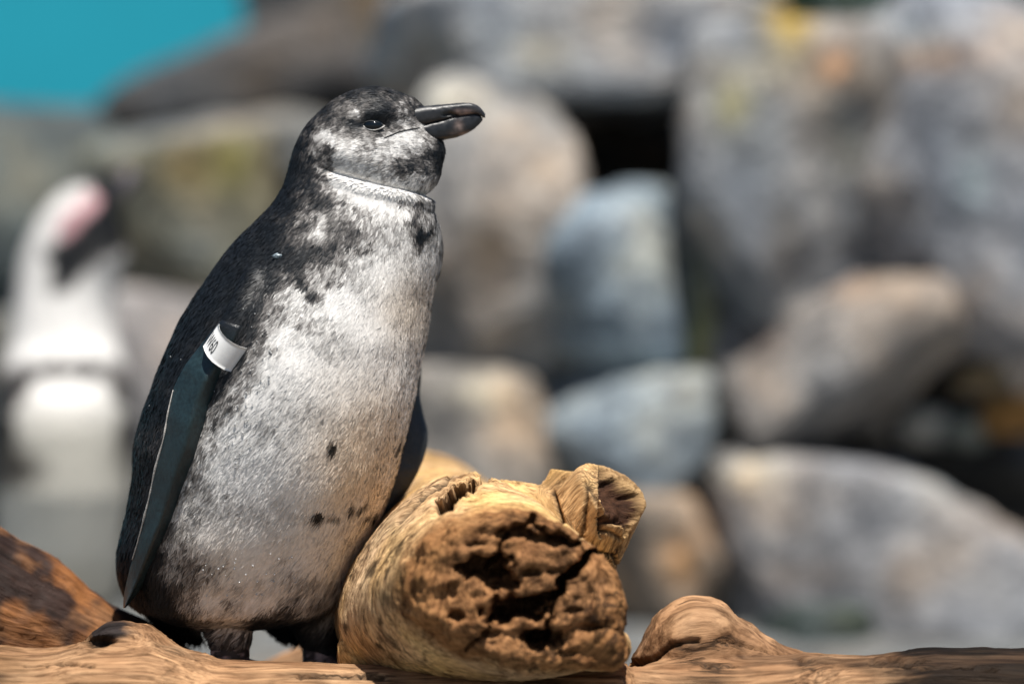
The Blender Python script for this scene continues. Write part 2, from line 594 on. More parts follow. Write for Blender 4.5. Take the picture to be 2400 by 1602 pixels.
boulder(B, 560, 1080, 300, 1000, 3.5, 0.3, (0.035, 0.033, 0.03), 25, "rock painted blackish for the shade between mossy boulder and brown-stained boulder")  # near-black colour holds the darkness of the gap
boulder(B, 180, 660, 700, 1250, 2.85, 0.25, (0.25, 0.225, 0.21), 26, "low pinkish-grey boulder behind both penguins")
boulder(B, -320, 160, 760, 1500, 2.9, 0.3, (0.12, 0.13, 0.125), 27, "low dark grey boulder behind the second penguin's flipper")
boulder(B, 560, 1010, 960, 1560, 2.7, 0.25, (0.16, 0.165, 0.155), 28, "low grey-green boulder seen between the young penguin's legs")
boulder(B, 1250, 1800, 200, 900, 3.3, 0.3, (0.03, 0.028, 0.026), 29, "added backing rock painted black for the shade in the hollow under the cap boulder")  # added to make the hollow dark, shade is in its colour
boulder(B, 1700, 2600, 560, 1400, 3.3, 0.4, (0.03, 0.028, 0.026), 30, "added backing rock painted black for the shade behind the gap with cobbles")  # added dark filler, the gap's shade is in its colour

# dark bank added behind the boulders so the gaps between them look dark
bx = np.linspace(-0.55, 4.2, 60)
bz = np.linspace(0, 1, 24)
BX, BZ = np.meshgrid(bx, bz, indexing='ij')
hgt = 0.92 * sstep(-0.5, 0.15, BX) * (1 - 0.15 * sstep(2.5, 4.2, BX))
bp = np.stack([BX.ravel(), (3.75 + 0.9 * BZ).ravel(), (hgt * sstep(0, 0.75, BZ)).ravel() - 0.02], 1)
bp += np.stack([0.05 * fbm(bp * 3 + s_, 4) for s_ in (1, 20, 40)], 1)
nb_ = len(bz)
i_, j_ = np.meshgrid(np.arange(len(bx) - 1), np.arange(nb_ - 1), indexing='ij')
bf = np.stack([i_ * nb_ + j_, (i_ + 1) * nb_ + j_, (i_ + 1) * nb_ + j_ + 1, i_ * nb_ + j_ + 1], -1).reshape(-1, 4)
tag(make_mesh("dark_backing_bank", bp, bf, M_ROCK, attrs={"col": np.tile(np.array([0.05, 0.042, 0.034]), (len(bp), 1))}), kind="structure")

# dark shrub behind the wall: a sliver of it shows above the boulders
shrub = empty("shrub", (1.2, 4.6, 0))
tag(shrub, "dark green shrub rising behind the top of the boulders", "shrub")
r = np.random.default_rng(11)
nl = 5200
cl = r.normal(size=(60, 3)) * np.array([0.75, 0.22, 0.28]) + np.array([1.15, 4.6, 1.05])
ctr = cl[r.integers(0, 60, nl)] + r.normal(size=(nl, 3)) * 0.10
a = r.normal(size=(nl, 3))
a /= np.linalg.norm(a, axis=1)[:, None]
b = np.cross(a, r.normal(size=(nl, 3)))
b /= np.linalg.norm(b, axis=1)[:, None]
L, W_ = 0.035, 0.014
LV = np.stack([ctr - a * L, ctr + b * W_, ctr + a * L, ctr - b * W_], 1).reshape(-1, 3)
LF = np.arange(nl * 4).reshape(-1, 4)
tag(make_mesh("foliage", LV, LF, mat_plain("leaf", (0.03, 0.06, 0.025), 0.5, 0.4, 0.4, 6), shrub), kind="stuff")
parts = []
for k in range(9):
    x0 = 1.15 + r.uniform(-0.5, 0.5)
    tp = cl[r.integers(0, 60)]
    parts.append(tube([[x0, 4.6, -0.02], [x0 * 0.6 + tp[0] * 0.4, 4.6, 0.45], tp], [0.03, 0.02, 0.006], 7))
V, F, T = merge(parts)
make_mesh("stem", V, [F, T], mat_plain("bark", (0.08, 0.06, 0.045)), shrub)

# ------------------------------------------------------------------ driftwood


def ring_px(cu, cv, ru, rv, Y, m=64, pw=2.3, rot=0.0, taper=0.0):
    th = np.linspace(0, 2 * np.pi, m, endpoint=False)
    c, s = np.cos(th), np.sin(th)
    x = np.sign(c) * np.abs(c) ** (2 / pw) * ru
    y = np.sign(s) * np.abs(s) ** (2 / pw) * rv
    x = x * (1 + taper * y / rv)
    if rot:
        x, y = x * math.cos(rot) - y * math.sin(rot), x * math.sin(rot) + y * math.cos(rot)
    k = S0 * (D + Y) / D
    return np.stack([(cu + x - 1200) * k, np.full(m, Y), CZ + (801 - cv - y) * k], 1)


def grain(V, axis, comp=0.93, warp=0.006):
    a = np.asarray(axis, float)
    a /= np.linalg.norm(a)
    w = np.stack([perlin(V * 9 + s) for s in (3.1, 11.7, 23.3)], 1) * warp
    P = V + w
    return P - np.outer(P @ a, a) * comp


# --- the large knobbly driftwood log that points at the camera
YO = -0.04
core = [(930, 1360, 250, 290, 1.00), (960, 1345, 245, 285, 0.62), (1010, 1350, 250, 262, 0.40), (1065, 1368, 262, 248, 0.18),
        (1085, 1372, 278, 256, 0.04), (1098, 1372, 286, 250, -0.03), (1130, 1374, 284, 232, -0.075), (1170, 1378, 276, 212, -0.115),
        (1205, 1380, 262, 192, -0.148), (1226, 1382, 250, 178, -0.170), (1232, 1384, 228, 160, -0.182)]
R = []
cy_ = np.array([c[4] for c in core])
for yq in np.concatenate([np.linspace(1.0, 0.2, 24), np.linspace(0.17, -0.182, 46)]):
    o_ = np.argsort(cy_)
    R.append(ring_px(*[np.interp(yq, cy_[o_], np.array([c[k] for c in core])[o_]) for k in range(4)], yq + YO, 96, 2.1,
                     float(np.interp(yq, [-0.16, -0.07], [0.30, 0.0])), float(np.interp(yq, [-0.17, -0.10, 0.2, 0.5], [0.10, 0.30, 0.36, 0.0]))))
P1 = loft(np.array(R)[::-1])
# lobe at the lower right of the broken end
R = [ring_px(1360, 1440, 95 * s, 125 * s, y + YO, 48) for y, s in ((0.0, 0.9), (-0.08, 1.0), (-0.14, 1.02), (-0.172, 0.95), (-0.186, 0.75))]
P2 = loft(np.array(R)[::-1])
R = [ring_px(1390, 1520, 88 * s, 52 * s, y + YO, 40) for y, s in ((-0.06, 0.9), (-0.14, 1.0), (-0.175, 1.0), (-0.19, 0.75))]
P2b = loft(np.array(R)[::-1])


def path_loft(pts, m=56, squash=1.0):
    """pts: (u, v, Y, radius_px) stations -> loft of round rings across the path"""
    C = np.array([pix(p[0], p[1], p[2]) for p in pts])
    rr = np.array([p[3] * S0 for p in pts])
    n = len(pts)
    t = np.linspace(0, 1, n)
    tq = np.linspace(0, 1, n * 6)
    C = np.stack([smooth_interp(tq, t, C[:, k], 2) for k in range(3)], 1)
    rr = np.interp(tq, t, rr)
    tg = np.gradient(C, axis=0)
    tg /= np.linalg.norm(tg, axis=1)[:, None]
    ref = np.array([0, 1.0, 0])
    a_ = np.cross(tg, ref)
    a_ /= np.linalg.norm(a_, axis=1)[:, None]
    b_ = np.cross(tg, a_)
    th = np.linspace(0, 2 * np.pi, m, endpoint=False)
    Rr = C[:, None] + rr[:, None, None] * (np.cos(th)[None, :, None] * a_[:, None] + squash * np.sin(th)[None, :, None] * b_[:, None])
    return loft(Rr)


stub = path_loft([(1230, 1400, 0.0, 150), (1318, 1302, -0.012, 126), (1352, 1262, -0.022, 112), (1378, 1220, -0.032, 100), (1410, 1172, -0.045, 90), (1432, 1142, -0.052, 86)])
knob = path_loft([(1300, 1270, 0.0, 85), (1318, 1180, -0.01, 62), (1330, 1130, -0.012, 50), (1333, 1100, -0.012, 43)])
saddle = path_loft([(1060, 1245, 0.0, 105), (1130, 1232, -0.01, 108), (1210, 1236, -0.015, 102), (1300, 1240, -0.015, 92)])
foot_knot = path_loft([(900, 1480, -0.05, 90), (850, 1530, -0.06, 60), (835, 1570, -0.06, 40)])
V, F, T = merge([P1, P2, P2b, stub, knob, saddle, foot_knot])
V, F = remesh(V, F, T, 0.0021, 7)
N = vnormals(V, F)
u, v = proj(V)
# broad lumps and long grooves along the trunk
ax_log = np.array([0.10, -1.0, -0.04])
gq = grain(V, ax_log, 0.9, 0.02)
cl0 = np.stack([np.interp(V[:, 1] - YO, cy_[o_], np.array([pix(c[0], c[1], c[4] + YO)[q_] for c in core])[o_]) for q_ in (0, 2)], 1)
rl = np.hypot(V[:, 0] - cl0[:, 0], V[:, 2] - cl0[:, 1])
tl = np.arctan2(V[:, 0] - cl0[:, 0], V[:, 2] - cl0[:, 1])
sa0, sa1 = pix(1310, 1300, -0.01), pix(1432, 1142, -0.052)
sax = (sa1 - sa0) / np.linalg.norm(sa1 - sa0)
sq = V - sa0
st_al = sq @ sax
st_d = np.linalg.norm(sq - np.outer(st_al, sax), axis=1)
stm_ = (sstep(0.050, 0.040, st_d) * sstep(0.0, 0.02, st_al) * sstep(0.092, 0.104, rl))[:, None]
gl = np.stack([V[:, 1], rl, 0.026 * tl], 1) + 0.006 * np.stack([perlin(V * 14 + s_) for s_ in (2, 13, 29)], 1)    # fibres wrap round the swollen end
gl = gl * (1 - stm_) + (sq - np.outer(st_al, sax) * 0.86 + 0.004 * np.stack([perlin(V * 30 + s_) for s_ in (2, 13, 29)], 1)) * stm_    # and run along the stub
V = V + N * (0.0045 * fbm(V * 10, 3) + (0.0008 * fbm(gl * 110, 3, ridged=True) + 0.0006 * fbm(gl * 330, 2)) * (1 - 0.55 * stm_[:, 0]))[:, None]
N = vnormals(V, F)
u, v = proj(V)
# broken end: pitted wood, deep cavities and a long crack
Yl = V[:, 1] - YO
face = sstep(-0.135, -0.168, Yl) * sstep(1550, 1500, u) * sstep(-0.02, -0.75, N[:, 1])
face = np.maximum(face, sstep(-0.15, -0.175, Yl) * 0.8)
dep = np.zeros(len(V))
for (cu, cv, ru, rv, dd) in [(1135, 1330, 62, 30, 0.040), (1180, 1362, 40, 26, 0.030), (1210, 1425, 70, 30, 0.040), (1282, 1500, 44, 22, 0.030), (1205, 1250, 40, 14, 0.02),
                             (1290, 1262, 55, 14, 0.016), (1070, 1445, 26, 12, 0.014), (1345, 1430, 22, 9, 0.009), (1110, 1275, 24, 10, 0.010), (1250, 1490, 30, 20, 0.02), (1380, 1470, 26, 10, 0.008), (1150, 1480, 34, 10, 0.010), (1060, 1380, 16, 20, 0.008), (1240, 1340, 34, 9, 0.010), (1300, 1340, 20, 8, 0.008), (1330, 1530, 30, 8, 0.008)]:
    nn = 0.55 * fbm(np.stack([u / 34, v / 30, np.full_like(u, cu * 0.37)], 1), 4)
    q = np.sqrt(((u - cu) / ru) ** 2 + ((v - cv) / rv) ** 2) + nn
    dep += dd * sstep(1.15, 0.55, q)
for pts, wd, dd in [([(1392, 1296), (1362, 1322), (1330, 1350), (1312, 1385), (1262, 1412), (1200, 1440), (1150, 1450)], 15, 0.045),
                    ([(1312, 1385), (1290, 1440), (1285, 1500)], 9, 0.022), ([(1200, 1235), (1240, 1225), (1290, 1260), (1350, 1275)], 9, 0.018),
                    ([(1140, 1330), (1165, 1300), (1185, 1260)], 8, 0.016), ([(1095, 1515), (1140, 1480), (1180, 1450)], 6, 0.012)]:
    d_, _ = poly_dist(u + 14 * perlin(np.stack([u / 28, v / 28, 0 * u], 1)), v + 14 * perlin(np.stack([u / 28, v / 28, 5 + 0 * u], 1)), pts)
    dep += dd * sstep(wd, wd * 0.25, d_)
dep = np.minimum(dep, 0.055)
pit = 0.0045 * (fbm(V * 24, 3, ridged=True) - 0.9) + 0.005 * fbm(V * 55, 4) + 0.0016 * fbm(V * 190, 2)
fmask = face
V = V + np.outer(dep * fmask, np.array([0.0, 1, 0])) + N * (pit * fmask)[:, None]
# split on top with a ragged black slot, the line running down its left, and cracks of the stub
slot_pts = [(1040, 1184), (1062, 1162), (1078, 1150), (1100, 1142), (1122, 1128), (1148, 1117)]
top_m = sstep(0.16, 0.12, np.abs(Yl + 0.03)) * (N[:, 2] > -0.2)
wob = 5 * fbm(np.stack([u / 12, v / 12, 0 * u], 1), 3)
d1, t1 = poly_dist(u + wob, v + wob, slot_pts)
slot = sstep(17, 9, d1 - 5 * (t1 < 0.5) + 6 * t1) * top_m
d2, t2 = poly_dist(u, v, [(935, 1222), (965, 1190), (1000, 1156), (1030, 1138), (1060, 1112), (1080, 1108)])
slit = sstep(8, 3, d2) * top_m
cr = np.zeros(len(V))
for pts in [[(1296, 1150), (1310, 1195), (1322, 1235)], [(1376, 1140), (1372, 1190), (1368, 1240), (1360, 1262)], [(1375, 1130), (1395, 1165), (1408, 1205)],
            [(1450, 1178), (1432, 1210), (1408, 1236)], [(1402, 1294), (1440, 1302), (1446, 1322)], [(1420, 1240), (1455, 1262)]]:
    d3, _ = poly_dist(u, v, pts)
    cr = np.maximum(cr, sstep(6, 2, d3) * (Yl < 0.05))
ragged = sstep(60, 15, d1) * top_m
V = V - N * (0.008 * slot + 0.005 * slit + 0.0028 * cr)[:, None] + np.outer(0.030 * slot, np.array([0, 0.9, -0.35])) + N * (ragged * 0.004 * fbm(gq * 130 + 4, 3))[:, None]
# broken hollow end of the stub
e0, e1 = pix(1395, 1195, -0.04), pix(1470, 1105, -0.055)
hd = pix(1478, 1150, -0.062)
ex = np.array([0.93, -0.30, 0.20])
ex /= np.linalg.norm(ex)
qd = V - hd
along = qd @ ex
perp = qd - np.outer(along, ex)
rad_ = np.hypot(np.hypot(perp[:, 0], perp[:, 1]) * 1.0, perp[:, 2] * 0.72)
hol = sstep(0.026, 0.016, rad_ + 0.007 * fbm(V * 55, 3)) * (along > -0.03) * (u > 1405)
cr = cr * (1 - hol)
V = V - np.outer(hol * (0.020 + 0.003 * fbm(V * 150, 2)), ex)
N = vnormals(V, F)
# colours of the wood, with shade painted into recesses and the stub's side
tan, ylw, brn, red, gry = (np.array(c) for c in ((0.66, 0.43, 0.215), (0.70, 0.46, 0.19), (0.30, 0.15, 0.065), (0.38, 0.19, 0.08), (0.60, 0.44, 0.29)))
n1 = fbm(V * 14, 4)
cc = tan[None] + (ylw - tan)[None] * sstep(-0.4, 0.5, n1)[:, None]
gm = sstep(0.0, 0.6, fbm(V * 8 + 9, 3))[:, None] * 0.6
cc = cc * (1 - gm) + gry[None] * gm
fb = np.clip(face * 1.1 + sstep(-0.13, -0.16, Yl) * 0.55 * sstep(-0.5, 0.4, fbm(V * 12 + 2, 3)), 0, 1)[:, None]
ec = brn[None] + (red - brn)[None] * sstep(-0.5, 0.6, fbm(V * 22 + 7, 3))[:, None]
ec = ec * (1 - 0.55 * sstep(0.0, 0.6, fbm(V * 40 + 17, 4)))[:, None]
rimw = sstep(0.75, 1.0, np.hypot((u - 1225) / 235, (v - 1382) / 185))[:, None]
ec = ec * (1 - 0.5 * rimw) + np.array([0.40, 0.20, 0.075])[None] * 0.5 * rimw
cc = cc * (1 - fb) + ec * fb
dk = np.clip(dep / 0.03, 0, 1)[:, None] * face[:, None] * 0.75  # cavities and crack darken with depth, painted shade
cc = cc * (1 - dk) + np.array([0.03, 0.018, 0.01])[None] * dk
dk = np.clip(np.maximum(np.maximum(slot, slit * 0.8), cr * 0.8), 0, 1)[:, None]  # slot, slit and stub cracks get their inner darkness as colour
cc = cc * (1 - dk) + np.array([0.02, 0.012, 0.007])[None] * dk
hb = sstep(0.0, 0.5, hol)[:, None]  # stub hollow painted near black for the shade inside
cc = cc * (1 - hb) + np.array([0.065, 0.03, 0.016])[None] * hb
stm = (sstep(1370, 1420, u) * sstep(1320, 1200, v) * (Yl > -0.1) * 0.55)[:, None] * (1 - hb)  # right side of the stub painted in its shaded tone
cc = cc * (1 - stm) + np.array([0.30, 0.205, 0.13])[None] * stm
mk = (sstep(30, 6, poly_dist(u, v, [(925, 1240), (922, 1290), (935, 1360), (900, 1400)])[0] + 14 * fbm(V * 60, 3)) * 0.25)[:, None]
cc = cc * (1 - mk) + np.array([0.14, 0.12, 0.04])[None] * mk
dv = (sstep(0.35, 0.75, fbm(V * 45 + 30, 4)) * sstep(1010, 930, u) * 0.8)[:, None]
cc = cc * (1 - dv) + np.array([0.05, 0.032, 0.018])[None] * dv
log = empty("driftwood_log", (float(pix(1090, 1372, 0)[0]), 0, 0))
tag(log, "thick tan driftwood log with a rotten pitted end and a broken branch stub", "log")
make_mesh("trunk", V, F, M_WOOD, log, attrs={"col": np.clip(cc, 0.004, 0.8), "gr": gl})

# --- the long weathered log lying across the front, with its knob and its swollen burl
YF = -0.102
top_pts = np.array([(-400, 1526), (-100, 1520), (0, 1518), (89, 1526), (143, 1522), (180, 1510), (220, 1502), (300, 1500), (361, 1495), (422, 1514), (472, 1534), (511, 1549), (579, 1555), (715, 1558),
                    (840, 1561), (1000, 1563), (1200, 1563), (1400, 1560), (1600, 1553), (1750, 1546), (1890, 1537), (2012, 1539), (2135, 1529), (2257, 1524), (2400, 1521), (2800, 1515)], float)
uq = np.linspace(-400, 2800, 200)
tv = smooth_interp(uq, np.linspace(0, 1, 2) * 3200 - 400, [0, 0]) + np.interp(uq, top_pts[:, 0], top_pts[:, 1])
k = S0 * (D + YF) / D
m = 96
th = np.linspace(0, 2 * np.pi, m, endpoint=False)
R = []
for uu_, vv_ in zip(uq, tv):
    rr = 0.066 + 0.004 * math.sin(uu_ / 260.0)
    zc = CZ + (801 - vv_) * k - rr
    R.append(np.stack([np.full(m, (uu_ - 1200) * k), YF + rr * 1.15 * np.cos(th), zc + rr * np.sin(th)], 1))
P1 = loft(R)
# knob on the left
R = []
for uu_, tp, hw in ((150, 1545, 0.010), (185, 1512, 0.024), (215, 1484, 0.033), (250, 1463, 0.038), (300, 1459, 0.038), (335, 1463, 0.034), (365, 1476, 0.03), (400, 1500, 0.022), (440, 1530, 0.012)):
    z1 = CZ + (801 - tp) * k
    z0 = CZ + (801 - 1600) * k
    R.append(np.stack([np.full(48, (uu_ - 1200) * k), YF + 0.012 + hw * np.cos(th[::2]), (z0 + z1) / 2 + (z1 - z0) / 2 * np.sign(np.sin(th[::2])) * np.abs(np.sin(th[::2])) ** 0.8], 1))
P2 = loft(R)
# burl on the right
YB = YF + 0.055
kb = S0 * (D + YB) / D
hump = [(1474, 1556, 0.008), (1488, 1538, 0.020), (1500, 1516, 0.030), (1520, 1480, 0.042), (1545, 1442, 0.05), (1578, 1413, 0.056), (1618, 1397, 0.058), (1669, 1400, 0.056), (1697, 1411, 0.053),
        (1722, 1438, 0.05), (1767, 1462, 0.046), (1791, 1484, 0.043), (1828, 1514, 0.038), (1857, 1526, 0.03), (1900, 1536, 0.022), (1960, 1545, 0.012)]
hu = np.array(hump)
R = []
for uu_ in np.linspace(1474, 1960, 60):
    tp, hw = np.interp(uu_, hu[:, 0], hu[:, 1]), np.interp(uu_, hu[:, 0], hu[:, 2])
    z1, z0 = CZ + (801 - tp) * kb, CZ + (801 - 1640) * kb
    sn = np.sin(th[::2])
    R.append(np.stack([np.full(48, (uu_ - 1200) * kb), YB + hw * np.cos(th[::2]), (z0 + z1) / 2 + (z1 - z0) / 2 * np.sign(sn) * np.abs(sn) ** 0.75], 1))
P3 = loft(R)
V, F, T = merge([P1, P2, P3])
V, F = remesh(V, F, T, 0.0026, 6)
N = vnormals(V, F)
u, v = proj(V)
# fibres follow the swelling of burl and knob: bend the along-axis coordinate with height
bend = np.zeros(len(V))
bend += 0.11 * np.exp(-((u - 1640) / 150) ** 2) * sstep(1560, 1400, v)
bend += 0.05 * np.exp(-((u - 280) / 110) ** 2) * sstep(1560, 1470, v)
Vg = V.copy()
vt_ = np.interp(u, hu[:, 0], hu[:, 1], left=1556, right=1556)
fr_ = np.clip((1560 - v) / np.maximum(1560 - vt_, 8), 0, 1.1)
bw_ = sstep(1455, 1490, u) * sstep(2000, 1840, u)
Vg[:, 2] -= bw_ * fr_ * (1560 - vt_) * kb * 0.62 + 0.05 * 0.75 * np.exp(-((u - 280) / 110) ** 2) * sstep(1560, 1470, v)
Vg[:, 1] = YF + (Vg[:, 1] - YF) * (1 - 0.6 * bw_)
ax_f = np.array([1.0, 0, 0])
gq = grain(Vg, ax_f, 0.95, 0.006)
V = V + N * (0.003 * fbm(V * 9, 3) + 0.0022 * (fbm(gq * 75, 4, ridged=True) - 0.6) + 0.0010 * fbm(gq * 260, 2))[:, None]
# fold under the burl, splits at the right end
df, _ = poly_dist(u, v, [(1478, 1556), (1530, 1548), (1570, 1515), (1610, 1503), (1660, 1501), (1720, 1505), (1790, 1528), (1850, 1538)])
fold = sstep(9, 2, df + 5 * (u > 1640)) * (V[:, 1] < YB) * sstep(1870, 1800, u)
sp = np.zeros(len(V))
for pts in [[(2045, 1560), (2090, 1558), (2130, 1562)], [(2040, 1548), (2080, 1546), (2120, 1549), (2160, 1552)], [(1650, 1558), (1670, 1562), (1720, 1560)], [(1860, 1545), (1900, 1550)],
            [(2160, 1570), (2260, 1566), (2330, 1572)], [(60, 1560), (160, 1556), (220, 1562)], [(700, 1588), (820, 1586), (900, 1590)]]:
    d3, _ = poly_dist(u, v + 3 * perlin(np.stack([u / 14, v / 14, 0 * u], 1)), pts)
    sp = np.maximum(sp, sstep(6, 1.5, d3))
kn = sstep(1.15, 0.5, np.hypot((u - 232) / 42, (v - 1502) / 15) + 0.4 * fbm(V * 60, 3)) * (V[:, 1] < YF + 0.02)
V = V - N * (0.006 * fold + 0.005 * sp)[:, None] + np.outer(kn * 0.014, np.array([0, 1.0, -0.2]))
c1, c2, c3 = np.array((0.42, 0.25, 0.135)), np.array((0.27, 0.15, 0.078)), np.array((0.46, 0.30, 0.175))
w = sstep(-0.4, 0.5, fbm(gq * 20, 4))[:, None]
cc = c2[None] * (1 - w) + c1[None] * w
w = (sstep(0.1, 0.7, fbm(V * 10 + 5, 3)) * 0.6)[:, None]
cc = cc * (1 - w) + c3[None] * w
# wet, charred right end; brown band of old bark; shade in the knob's hollow painted black
rm = fbm(np.stack([u / 120, v / 22, V[:, 1] * 10], 1), 4)
w = (sstep(1980, 2130, u + 90 * rm) * 0.985)[:, None]
cc = cc * (1 - w) + np.array([0.016, 0.010, 0.006])[None] * w
w = (sstep(1690, 1760, u + 60 * rm) * sstep(16, 6, np.abs(v - 1549 + 8 * rm)) * 0.55)[:, None]
cc = cc * (1 - w) + np.array([0.10, 0.06, 0.035])[None] * w
w = (sstep(1.1, 0.5, np.hypot((u - 255) / 85, (v - 1478) / 26) + 0.5 * fbm(V * 40, 3)) * 0.97)[:, None]
cc = cc * (1 - w) + np.array([0.02, 0.018, 0.02])[None] * w
w = (sstep(160, -60, u + 200 * rm) * 0.6)[:, None]
cc = cc * (1 - w) + np.array([0.16, 0.085, 0.035])[None] * w
w = (sstep(1540, 1490, u) * sstep(1450, 1475, u) * sstep(1560, 1500, v) * 0.5)[:, None]
cc = cc * (1 - w) + np.array([0.17, 0.11, 0.075])[None] * w
w = np.clip(np.maximum(np.maximum(fold, sp) * 0.8, kn * 0.9), 0, 1)[:, None]
cc = cc * (1 - w) + np.array([0.03, 0.018, 0.01])[None] * w
flog = empty("weathered_log", (0, YF, 0))
tag(flog, "long weathered brown log lying across the front with a rounded burl and charred end", "log")
make_mesh("trunk", V, F, M_WOOD2, flog, attrs={"col": np.clip(cc, 0.004, 0.8), "gr": grain(Vg, ax_f, 0.95, 0.006)})


def simple_log(name, stations, ends, label, colors, mat, seed, vox=0.004, groove=0.0025, bias=0.0):
    V, F, T = path_loft(stations, 64)
    V, F = remesh(V, F, T, vox, 4)
    N = vnormals(V, F)
    a0, a1 = pix(*stations[0][:3]), pix(*stations[-1][:3])
    ax = a1 - a0
    gq = grain(V, ax, 0.92, 0.012)
    V = V + N * (0.007 * fbm(V * 9 + seed, 4) + groove * fbm(gq * 60 + seed, 4, ridged=True))[:, None]
    w = sstep(-0.05, 0.3, fbm(V * 13 + seed, 4) + bias)[:, None]
    w2 = sstep(-0.1, 0.6, fbm(V * 24 + seed * 2, 4))[:, None]
    c = colors
    cc = np.array(c[0])[None] * (1 - w) + np.array(c[1])[None] * w
    cc = cc * (1 - 0.6 * w2) + np.array(c[2])[None] * 0.6 * w2
    e = empty(name, tuple(V.mean(0)[:2]) + (0,))
    tag(e, label, "log")
    make_mesh("trunk", V, F, mat, e, attrs={"col": np.clip(cc, 0.004, 0.8), "gr": gq})
    return e


simple_log("bark_log", [(-420, 1290, 0.06, 215), (-150, 1410, 0.06, 205), (60, 1505, 0.07, 190), (240, 1585, 0.08, 165), (380, 1640, 0.09, 140), (470, 1690, 0.1, 100)], None,
           "reddish log with dark peeling bark sloping down behind the knob with its hollow painted dark", [(0.04, 0.024, 0.020), (0.27, 0.115, 0.042), (0.30, 0.15, 0.07)], M_BARK, 3.0, bias=-0.12)
simple_log("pale_branch", [(430, 1660, 0.30, 40), (560, 1610, 0.30, 52), (700, 1575, 0.30, 60), (850, 1530, 0.32, 66), (980, 1480, 0.36, 70)], None,
           "pale brown branch on the ground seen between the young penguin's legs", [(0.30, 0.18, 0.10), (0.38, 0.23, 0.13), (0.33, 0.2, 0.12)], M_WOOD2, 8.0)

# ------------------------------------------------------------------ penguins
BLACK, WHITE = np.array([0.0065, 0.0092, 0.0125]), np.array([0.85, 0.83, 0.80])
MIDB = np.array([0.14, 0.128, 0.12])


def bounce_tint(P):  # log bounce and belly shade put into the feather colour
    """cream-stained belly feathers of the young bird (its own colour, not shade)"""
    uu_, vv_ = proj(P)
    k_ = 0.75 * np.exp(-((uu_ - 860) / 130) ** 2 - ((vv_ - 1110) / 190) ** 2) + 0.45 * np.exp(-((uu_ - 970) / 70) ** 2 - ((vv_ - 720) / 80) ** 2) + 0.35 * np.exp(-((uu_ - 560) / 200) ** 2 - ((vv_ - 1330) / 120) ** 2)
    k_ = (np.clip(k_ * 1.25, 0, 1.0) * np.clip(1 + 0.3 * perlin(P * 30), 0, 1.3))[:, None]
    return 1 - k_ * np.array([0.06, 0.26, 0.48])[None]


def shade_plume(w):
    w = np.clip(w, 0, 1)[:, None]
    lo = BLACK[None] * (1 - sstep(0, 0.45, w)) + MIDB[None] * sstep(0, 0.45, w)
    return lo * (1 - sstep(0.25, 0.88, w)) + WHITE[None] * sstep(0.25, 0.88, w)


def stack(vs_, L, Rr, cy, b, taper, m=96, pw=2.15):
    th = np.linspace(0, 2 * np.pi, m, endpoint=False)
    R = []
    for i_, vv_ in enumerate(vs_):
        kk = S0 * (D + cy[i_]) / D
        cu, au = (L[i_] + Rr[i_]) / 2, (Rr[i_] - L[i_]) / 2
        c_, s_ = np.cos(th), np.sin(th)
        cx_ = np.sign(c_) * np.abs(c_) ** (2 / pw)
        sy_ = np.sign(s_) * np.abs(s_) ** (2 / pw)
        R.append(np.stack([(cu + au * cx_ - 1200) * kk, cy[i_] + b[i_] * sy_ * (1 - taper[i_] * np.clip(c_, 0, 1) ** 1.3),
                           np.full(m, CZ + (801 - vv_) * kk)], 1))
    return R


